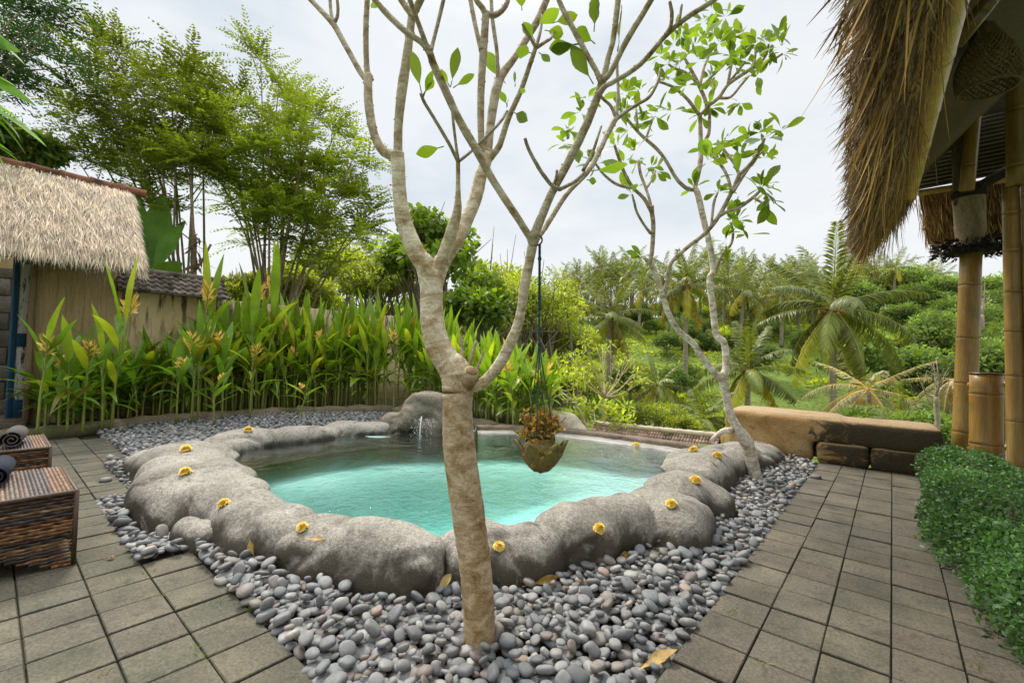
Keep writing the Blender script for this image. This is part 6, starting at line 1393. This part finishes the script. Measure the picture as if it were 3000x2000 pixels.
# long bladed leaves at the left edge and the dark shrub over the gatehouse ridge
t = thing('palmate_shrub', 'shrub with long finger like green leaves entering at the left edge above the thatch', 'shrub', tuple(P(-260, 1100, 5.2)*[1, 1, 0])); mb, ms = MB(), MB()
hub = [P(-120, 60, 5.2), P(-130, 180, 5.2), P(-90, 280, 5.2), P(-120, 380, 5.2)]; root_ = P(-260, 1100, 5.2); root_[2] = -.1
for h_ in hub: tube(ms, crom([root_, (root_+h_)/2+np.array([-.1, -.1, .2]), h_], 6), np.linspace(.04, .012, 13), 8)
for hi, x1, y1 in [(0,100,182),(0,92,158),(0,60,120),(1,82,276),(1,48,290),(1,60,230),(1,20,250),(2,150,398),(2,112,440),(2,95,385),(2,40,410),(2,120,350),(3,98,458),(3,70,430),(3,30,470)]:
    p0 = hub[hi]; p1 = P(x1, y1, 5.2+rng.uniform(-.3, .3)); blades(mb, p0[None], (p1-p0)[None], (np.array([0, 0, 1.])+rng.normal(size=3)*.4)[None], np.array([np.linalg.norm(p1-p0)*1.03]), np.array([.13]), rt(1, 1.35, .25), 9, np.array([.16]), .12, .5, .02)
ms.build('trunk', m_tr, t); mb.build('crown', lm_ban, t)
bush_tree('dark_leafy_tree', 'dark green broadleaf tree crown rising just behind the gatehouse ridge at the left edge', 'tree', 30, 440, 8.6, .78, 41, 2600, .20, .09, lm_green, .75, nb=14, kind='blade')
# ---- trees and bushes beyond the pool
bush_tree('round_leaf_tree', 'tall tree with round leaves seen between the trunk forks', 'tree', 1270, 745, 12.5, 1.62, 51, 3000, .21, .14, lm_big, 1.35, nb=24, squash=1.0, kind='blade')
bush_tree('bushy_tree', 'round leafed bush directly behind the trunk above the heliconias', 'tree', 1390, 895, 11.0, 1.15, 52, 4200, .17, .10, lm_big, 1.2, nb=18)
bush_tree('bushy_tree', 'bright yellow green tree right of the large trunk, tallest of the bushes beyond the pool', 'tree', 1560, 905, 14., 1.75, 53, 9500, .12, .05, lm_bush, 1.15, nb=30, squash=1.0)
bush_tree('bushy_tree', 'yellow green bushy tree behind the right hand limb of the large frangipani', 'tree', 1455, 850, 17., 1.75, 54, 6000, .17, .09, lm_bush, 1., nb=22, squash=.9)
bush_tree('bushy_tree', 'low yellow green tree behind the hanging rope, right of the tallest bush', 'tree', 1640, 1000, 15., 1.15, 55, 6000, .13, .06, lm_bush, .95, nb=22, squash=1.)
bush_tree('bushy_tree', 'shadowy green bush low behind the hanging pot', 'tree', 1600, 1110, 11.5, .95, 56, 5000, .11, .05, lm_bush, .75, nb=18)
bush_tree('bushy_tree', 'hazy olive tree left of the big trunk over the heliconia tops', 'tree', 1120, 835, 17., 1.7, 57, 5000, .2, .09, lm_bush, .9, nb=20)
bush_tree('bushy_tree', 'pale hazy tree between the feathery tree and the round leafed tree', 'tree', 985, 800, 20., 2.0, 58, 5500, .2, .09, lm_bush, 1.15, nb=20)
bush_tree('bushy_tree', 'green bush low over the garden wall under the feathery trees', 'tree', 880, 850, 12.5, 1.1, 59, 4200, .15, .07, lm_bush, .8, nb=18)
bush_tree('bushy_tree', 'dense green shrub behind the wall left of the olive tree', 'tree', 730, 850, 11.5, .85, 60, 3500, .13, .06, lm_bush, .7, nb=16)
bush_tree('low_shrub', 'rounded light green shrub above the brown tile roof', 'shrub', 1930, 1215, 12., .75, 61, 4200, .08, .03, lm_bush, .85, nb=18, squash=.7)
bush_tree('low_shrub', 'dark green shrub between white trunked tree and the round shrub', 'shrub', 1850, 1215, 13., .6, 62, 4200, .11, .045, lm_green, 1.0, nb=18, squash=.75)
bush_tree('low_shrub', 'low green shrub peeping out right behind the hanging pot', 'shrub', 1655, 1228, 9.5, .34, 63, 3000, .08, .03, lm_bush, .9, nb=14, squash=.8)
bush_tree('low_shrub', 'leafy green shrub behind the right end of the stone bench', 'shrub', 2690, 1270, 9., .75, 64, 5000, .10, .04, lm_green, .9, nb=18, squash=.8)
bush_tree('low_shrub', 'dark shrub between the bamboo post and the dead white tree', 'shrub', 2790, 1245, 10., .85, 65, 5000, .10, .04, lm_green, .75, nb=18, squash=.9)
bush_tree('low_shrub', 'grey green shrub behind the bench right of the pale palm', 'shrub', 2560, 1240, 12., .85, 66, 4500, .10, .04, lm_green, 1.05, nb=18, squash=.7)
# pale trunked small trees by the lower roof
def umbrella_tree(label, base, tips, D, r0, seed):
    r = np.random.default_rng(seed); b0 = P(*base[0], D); g = float(terr(b0[0], b0[1])); t = thing('pale_frangipani', label, 'tree', (b0[0], b0[1], g)); mb = MB(); pts = [P(x, y, D) for x, y in base]; pts = [np.array([pts[0][0], pts[0][1], min(g, pts[0][2]-.2)])]+pts; tube(mb, crom(pts, 5), np.linspace(r0, r0*.7, (len(pts)-1)*5+1), 8, (2.6, 2.5, 2.2)); f = pts[-1]; bl = []
    for x, y in tips:
        e = P(x, y, D+r.uniform(-.7, .7)); m_ = f*.45+e*.55+np.array([0, 0, -.08]); p = crom([f, m_, e], 5); tube(mb, p, np.linspace(r0*.45, r0*.18, len(p)), 6, (2.5, 2.4, 2.1))
        for _ in range(2): e2 = e+r.normal(size=3)*.17+np.array([0, 0, .1]); tube(mb, crom([p[6], e2*.6+p[6]*.4, e2], 3), r0*.19, 5, (2.4, 2.3, 2.0)); bl.append((e2, (.16, .16, .09)))
        bl.append((e, (.18, .18, .09)))
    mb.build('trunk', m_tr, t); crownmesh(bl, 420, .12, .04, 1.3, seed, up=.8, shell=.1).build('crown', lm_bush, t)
umbrella_tree('small tree with white forking branches and sparse light leaves above the tile roof', [(1768,1262),(1770,1200),(1772,1165)], [(1690,1060),(1725,1030),(1765,1020),(1800,1040),(1840,1060),(1855,1095),(1700,1095),(1815,1085),(1750,1070),(1870,1120)], 9.0, .045, 71)
umbrella_tree('thin white stemmed tree leaning left, right behind the hanging pot', [(1718,1258),(1700,1210),(1682,1172)], [(1630,1120),(1650,1100),(1680,1095),(1700,1120),(1720,1110),(1612,1140)], 8.6, .04, 72)
umbrella_tree('spindly tree in front of the tile roof, lowest of the white branched ones', [(1765,1285),(1752,1255),(1745,1235)], [(1700,1205),(1740,1190),(1790,1215),(1815,1225),(1840,1235)], 7.9, .025, 73)
def dead_tree(label, base, tips, D, r0, seed):
    r = np.random.default_rng(seed); b0 = P(*base[0], D); g = float(terr(b0[0], b0[1])); t = thing('dead_tree', label, 'tree', (b0[0], b0[1], g)); mb = MB(); f = P(*base[1], D); g0 = np.array([b0[0], b0[1], min(g, b0[2])]); tube(mb, crom([g0, b0, f], 5), np.linspace(r0, r0*.7, 11), 8, (1.7, 1.65, 1.6))
    for x, y in tips:
        e = P(x, y, D+r.uniform(-.6, .6)); p = crom([f, (f+e)/2+r.normal(size=3)*.12, e], 5); tube(mb, p, np.linspace(r0*.5, r0*.1, 11), 6, (1.7, 1.65, 1.6))
        for _ in range(3): s_ = p[r.integers(4, 10)]; e2 = s_+(e-f)*.3+r.normal(size=3)*.2; tube(mb, [s_, e2], [r0*.16, r0*.05], 4, (1.6, 1.55, 1.5))
    mb.build('trunk', m_tr, t)
dead_tree('dead white tree with bare spreading branches left of the bamboo post', [(2748,1270),(2742,1160)], [(2715,1085),(2735,1065),(2765,1080),(2790,1110),(2700,1120),(2725,1100)], 7.6, .045, 81)
dead_tree('bare pale tree standing in front of the hillside forest right of the bamboo post', [(2880,1000),(2876,920)], [(2862,850),(2885,840),(2900,870),(2870,870)], 40., .22, 82)
# ---- palms
def palm_mesh(seed, L, nf, npair, lf, hgt, r0, els=(1.35, -.75), lean=0., wleaf=.06, dry=.12):
    r = np.random.default_rng(seed); mc, mt2 = MB(), MB(); md = MB(); top = np.array([lean, lean*.5, hgt])
    zt = np.linspace(0, 1, 26); tr_ = np.c_[lean*zt**2, lean*.5*zt**2, hgt*zt]; tube(mt2, tr_, (r0*(1.2-.45*zt))*(1+.04*np.cos(np.arange(26)*PI)), 9)
    for k in range(nf):
        f = k/(nf-1); el = els[0]+(els[1]-els[0])*f+r.normal()*.08; az = k*2.39996+r.normal()*.15; LL = L*r.uniform(.85, 1.08); bend = r.uniform(.55, .95)*(.4 if f < .25 else 1.)
        s_ = np.linspace(0, 1, 14); ang = el-bend*s_**1.25*1.25; ds = LL/13; hor = np.cumsum(np.r_[0, np.cos(ang[:-1])*ds]); ver = np.cumsum(np.r_[0, np.sin(ang[:-1])*ds]); p = top+np.c_[hor*math.cos(az), hor*math.sin(az), ver]
        isdry = f > 1-dry; T = np.array((1.9, 1.5, .85) if isdry else (1, 1, 1))*r.uniform(.65, 1.45)*np.array([1+.3*max(0, f-.5), 1, 1]); tube(md if False else mc, p, np.linspace(.035, .006, 14)*L/4, 5, (2.2, 1.7, .9) if not isdry else (2.6, 1.9, 1.2))
        u = np.linspace(.14, .99, npair); idx = u*13; i0 = np.minimum(idx.astype(int), 12); q = p[i0]+(p[i0+1]-p[i0])*(idx-i0)[:, None]; tan = nrm(p[i0+1]-p[i0]); side = np.array([-math.sin(az), math.cos(az), 0]); nn2 = nrm(np.cross(tan, side[None])); nn2 = np.where(nn2[:, 2:] < 0, -nn2, nn2)
        ln = lf*.78*np.sin(PI*np.clip(u*.80+.13, 0, 1))**.6
        for sg in (1, -1):
            d = side*sg*.62+tan*.6+nn2*.16+np.array([0, 0, -.30*min(1, .3+f)])+r.normal(size=q.shape)*.09
            blades(mc, q, d, nn2+r.normal(size=q.shape)*.15, ln*r.uniform(.85, 1.1, npair), wleaf, np.clip(np.array(T)*r.uniform(.75, 1.25)*(1+r.uniform(-.15, .15, (npair, 1))), .1, 3), 3, .5+.5*f, .05, .35, .08)
    return mt2, mc, top
m_coco = rough_mat('coconut', (.28, .13, .035), (.42, .26, .08), 10, .3, 60, .6)
def palm(label, cpx, cpy, D, L, seed, nf=24, npair=40, els=(1.35, -.8), r0=.15, lean=0., nuts=True, mt_=None, lf=None, base=None, wleaf=.07, dry=.12):
    c_ = P(cpx, cpy, D); g = float(terr(c_[0], c_[1]))-.1; g = min(g, c_[2]-1.0); b_ = np.array([c_[0], c_[1], g]); t = thing('coconut_palm', label, 'palm', tuple(b_)); m1, m2, top = palm_mesh(seed, L, nf, npair, lf or L*.24, c_[2]-g, r0, els, lean, wleaf, dry)
    for m_, nm, mm_ in ((m1, 'trunk', m_ptr), (m2, 'crown', mt_ or lm_palm)):
        m_.v = [v_+b_ for v_ in m_.v]; m_.build(nm, mm_, t)
    if nuts:
        mb = MB(); r = np.random.default_rng(seed)
        for k in range(26): a = r.uniform(0, 2*PI); rr = r.uniform(.15, .45)*L/4.; ball(mb, b_+top+np.array([rr*math.cos(a), rr*math.sin(a), r.uniform(-.45, .05)*L/4.]), r.uniform(.08, .13)*L/4., 1, (1, 1, 1))
        mb.build('coconuts', m_coco, t)
    return t
palm('largest coconut palm with orange coconuts behind the stone bench', 2440, 905, 25., 4.7, 91, 22, 70, (1.5, -.95), .17, dry=.12, wleaf=.075)
palm('coconut palm with thick ragged trunk left of the slender frangipani', 1790, 930, 36., 3.9, 92, 22, 50, (1.45, -.9), .30, dry=.2)
palm('tall slender coconut palm with long pale trunk behind the slender frangipani', 2010, 835, 36., 3.7, 93, 22, 50, (1.4, -.85), .17, dry=.2)
palm('middle coconut palm with upright fronds between bench end and slender frangipani trunk', 2190, 1085, 22., 2.9, 94, 18, 50, (1.45, -.75), .15, dry=.12)
palm('second coconut palm on the slope, half hidden above the upright fronded palm', 2290, 860, 50., 3.6, 95, 20, 24, (1.3, -.7), .18)
palm('stubby palm low above the lower roof left of the bench', 2062, 1225, 17., 1.5, 96, 16, 26, (1.3, -.5), .09, nuts=False)
palm('small bushy palm low behind the tall slender palm trunk', 1925, 1130, 24., 1.9, 97, 16, 26, (1.3, -.5), .10, nuts=False)
palm('pale faded palm with drooping straw coloured fronds behind the bench', 2545, 1140, 12.5, 1.9, 98, 13, 36, (.75, -.75), .08, nuts=False, mt_=lm_drypalm, lf=.36, wleaf=.03)
palm('low green palm behind the bench under the straw coloured fronds', 2640, 1235, 11., 1.3, 99, 14, 30, (1.2, -.2), .07, nuts=False, wleaf=.035)
palm('small hillside palm right of the bamboo post', 2905, 1005, 38., 3., 100, 18, 24, (1.2, -.6), .15, nuts=False)
palm('drooping grey palm close behind the bamboo post', 2790, 1110, 9.5, 1.0, 101, 12, 34, (.2, -1.2), .06, nuts=False, mt_=lm_drypalm, lf=.24, wleaf=.018)
# far palms along the ridge
proto = []
for k in range(3):
    t = thing('coconut_palm', '', 'palm', (0, 0, 0)); m1, m2, top = palm_mesh(200+k, 3.4, 18, 15, .95, 9., .17, (1.35, -.75), .4*(k-1), .13); m1.build('trunk', m_ptr, t); m2.build('crown', lm_palm, t); proto.append(t)
RP = [(1690,835,62),(1725,850,66),(1850,800,70),(1895,830,66),(2130,790,72),(2160,830,64),(2205,835,70),(2265,812,74),(2318,835,66),(2345,850,60),(2380,845,72),(2085,780,76),(2640,825,76),(2690,850,70),(2732,832,78),(2665,880,66),(2220,905,54),(2340,900,52),(2110,880,55),(1960,880,58),(1650,850,70),(1745,870,60),(2560,850,74),(2600,870,68),(1012,745,60),(1062,768,56),(960,770,64),(1100,790,52),(2020,830,70),(2420,860,80),(2250,850,58),(2120,845,50),(2165,880,48),(1870,870,52),(2380,900,56),(2300,880,64),(2055,860,60),(2180,800,78),(1820,850,58),(1700,890,50)]
for k in range(28): RP.append((rng.uniform(1660, 2760), rng.uniform(800, 858), rng.uniform(58, 80)))
placed = 0; first = [True]*3
for px, py, D in RP:
    k = rng.integers(3); c_ = P(px, py-22, D); g = float(terr(c_[0], c_[1])); h = max(4., c_[2]-g); s_ = (.98, .98, h/9.)
    sc_ = rng.uniform(.85, 1.15); lab = 'distant coconut palm of the grove along the far valley ridge'; grp = 'coconut palms on the far ridge'; z0_ = c_[2]-9*sc_
    loc = (c_[0], c_[1], min(z0_, g) if z0_ < g+.3 else g); s3 = (sc_, sc_, (c_[2]-loc[2])/9.)
    if first[k]: first[k] = False; o = proto[k]; o.location = loc; o.scale = s3; o.rotation_euler = (0, 0, rng.uniform(0, 6.28)); o['label'] = lab; o['group'] = grp
    else: dup(proto[k], loc, rng.uniform(0, 6.28), s3, lab, grp)
# ---- forest on the far slope: trees copied from five kinds
FP = []
for k in range(6):
    r = np.random.default_rng(300+k); t = thing('forest_tree', '', 'tree', (0, 0, 0)); R = 2.2; H_ = 2.7; bl = []
    for q in range(24):
        d = nrm(r.normal(size=3)); d[2] = abs(d[2])*1.3-.5; s_ = R*r.uniform(.26, .46); bl.append((np.array([0, 0, H_])+d*np.array([R, R, R*(.75, 1.1, .6, .9, .5, 1.2)[k]])*r.uniform(.3, .78), (s_, s_, s_*.8)))
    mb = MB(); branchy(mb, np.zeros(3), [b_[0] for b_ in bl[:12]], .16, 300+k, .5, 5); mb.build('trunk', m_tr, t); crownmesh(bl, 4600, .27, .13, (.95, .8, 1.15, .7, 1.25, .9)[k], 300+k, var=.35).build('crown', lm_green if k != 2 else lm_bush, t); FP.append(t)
first = [True]*6; cnt = 0; spots = []
def put_forest(X, Y, sc_, k):
    a, v = W2(X, Y); z_ = float(terr(a, v))-.3; lab = f"{('bushy', 'dark tall', 'yellow green', 'shadowy', 'flat topped light', 'slender')[k]} forest tree on the far side of the valley"; grp = f"{('bushy', 'dark tall', 'yellow green', 'shadowy', 'flat topped', 'slender')[k]} forest trees across the valley"
    if first[k]: first[k] = False; o = FP[k]; o.location = (a, v, z_); o.scale = (sc_, sc_, sc_*rng.uniform(.8, 1.15)); o.rotation_euler = (0, 0, rng.uniform(0, 6.28)); o['label'] = lab; o['group'] = grp
    else: dup(FP[k], (a, v, z_), rng.uniform(0, 6.28), (sc_, sc_, sc_*rng.uniform(.8, 1.15)), lab, grp)
for k in range(5000):
    Y = rng.uniform(17, 84); X = Y*rng.uniform(-.62, 1.18); s_ = rng.uniform(.85, 1.5)
    # keep the grassy terraces open in the middle right
    op = (Y < 48) and (.42 < X/Y < .86)
    if op and rng.random() > (.05 if Y < 46 else .35): continue
    if Y < 30 and not (-.5 < X/Y < .40): continue
    if Y < 30: s_ *= .55
    if Y < 46 and .08 < X/Y <= .42:
        s_ *= .5
        if rng.random() < .5: continue
    if X/Y < -.1 and Y < 40 and rng.random() < .6: continue
    if Y > 46 and X/Y < .75: s_ *= .62
    if X/Y > .8 and Y > 50: s_ *= 1.25
    if all((X-q[0])**2+(Y-q[1])**2 > (1.75*(s_+q[2])*.62)**2 for q in spots):
        spots.append((X, Y, s_)); put_forest(X, Y, s_, rng.choice(6, p=[.2, .12, .34, .1, .12, .12] if X/Y < .5 else [.3, .25, .04, .2, .11, .1]))
    if len(spots) >= 290: break
print('forest', len(spots))
# low growth on the slopes
n = 60000; Y = rng.uniform(9, 62, n); X = Y*rng.uniform(-.2, 1.15, n); A, V = W2(X, Y); ok = ~inpoly(A, V, TERR) & (dpoly(A, V, TERR) > .5); A, V, Y = A[ok], V[ok], Y[ok]; n = len(A); Zt = terr(A, V)
cl_ = fbm(np.c_[A, V, A*0], .45, 77, 3); keep = cl_ > -.25; A, V, Y, Zt, cl_ = A[keep], V[keep], Y[keep], Zt[keep], cl_[keep]; n = len(A); h = rng.uniform(.05, .5, n)*np.clip(.4+cl_, .2, 1.4)
mb = MB(); kites(mb, np.c_[A, V, Zt+h*.4-.05], np.c_[rng.normal(size=(n, 2)), rng.uniform(.1, .9, n)], runit(n)+np.array([0, 0, .7]), rng.uniform(.18, .5, n)*np.clip(Y/30, .5, 1.2), rng.uniform(.08, .2, n)*np.clip(Y/30, .5, 1.2), rt(n, 1.05, .35), .5, .1)
tag(mb.build('undergrowth', lm_bush), kind='stuff', label='green undergrowth and grass covering the valley slopes', cat='undergrowth')
# plants along the terrace edge so that the drop is hidden
for k, (px, py, D, R, lab) in enumerate([(2330, 1270, 8.2, .45, 'small leafy shrub hidden behind the middle of the bench'), (2010, 1260, 9.5, .5, 'leafy shrub rising behind the lower roof near the slender tree')]):
    bush_tree('low_shrub', lab, 'shrub', px, py, D, R, 400+k, 2600, .09, .035, lm_bush, .9, nb=14, squash=.8)
for ob in list(COL.objects):
    if '_w' in ob: del ob['_w']
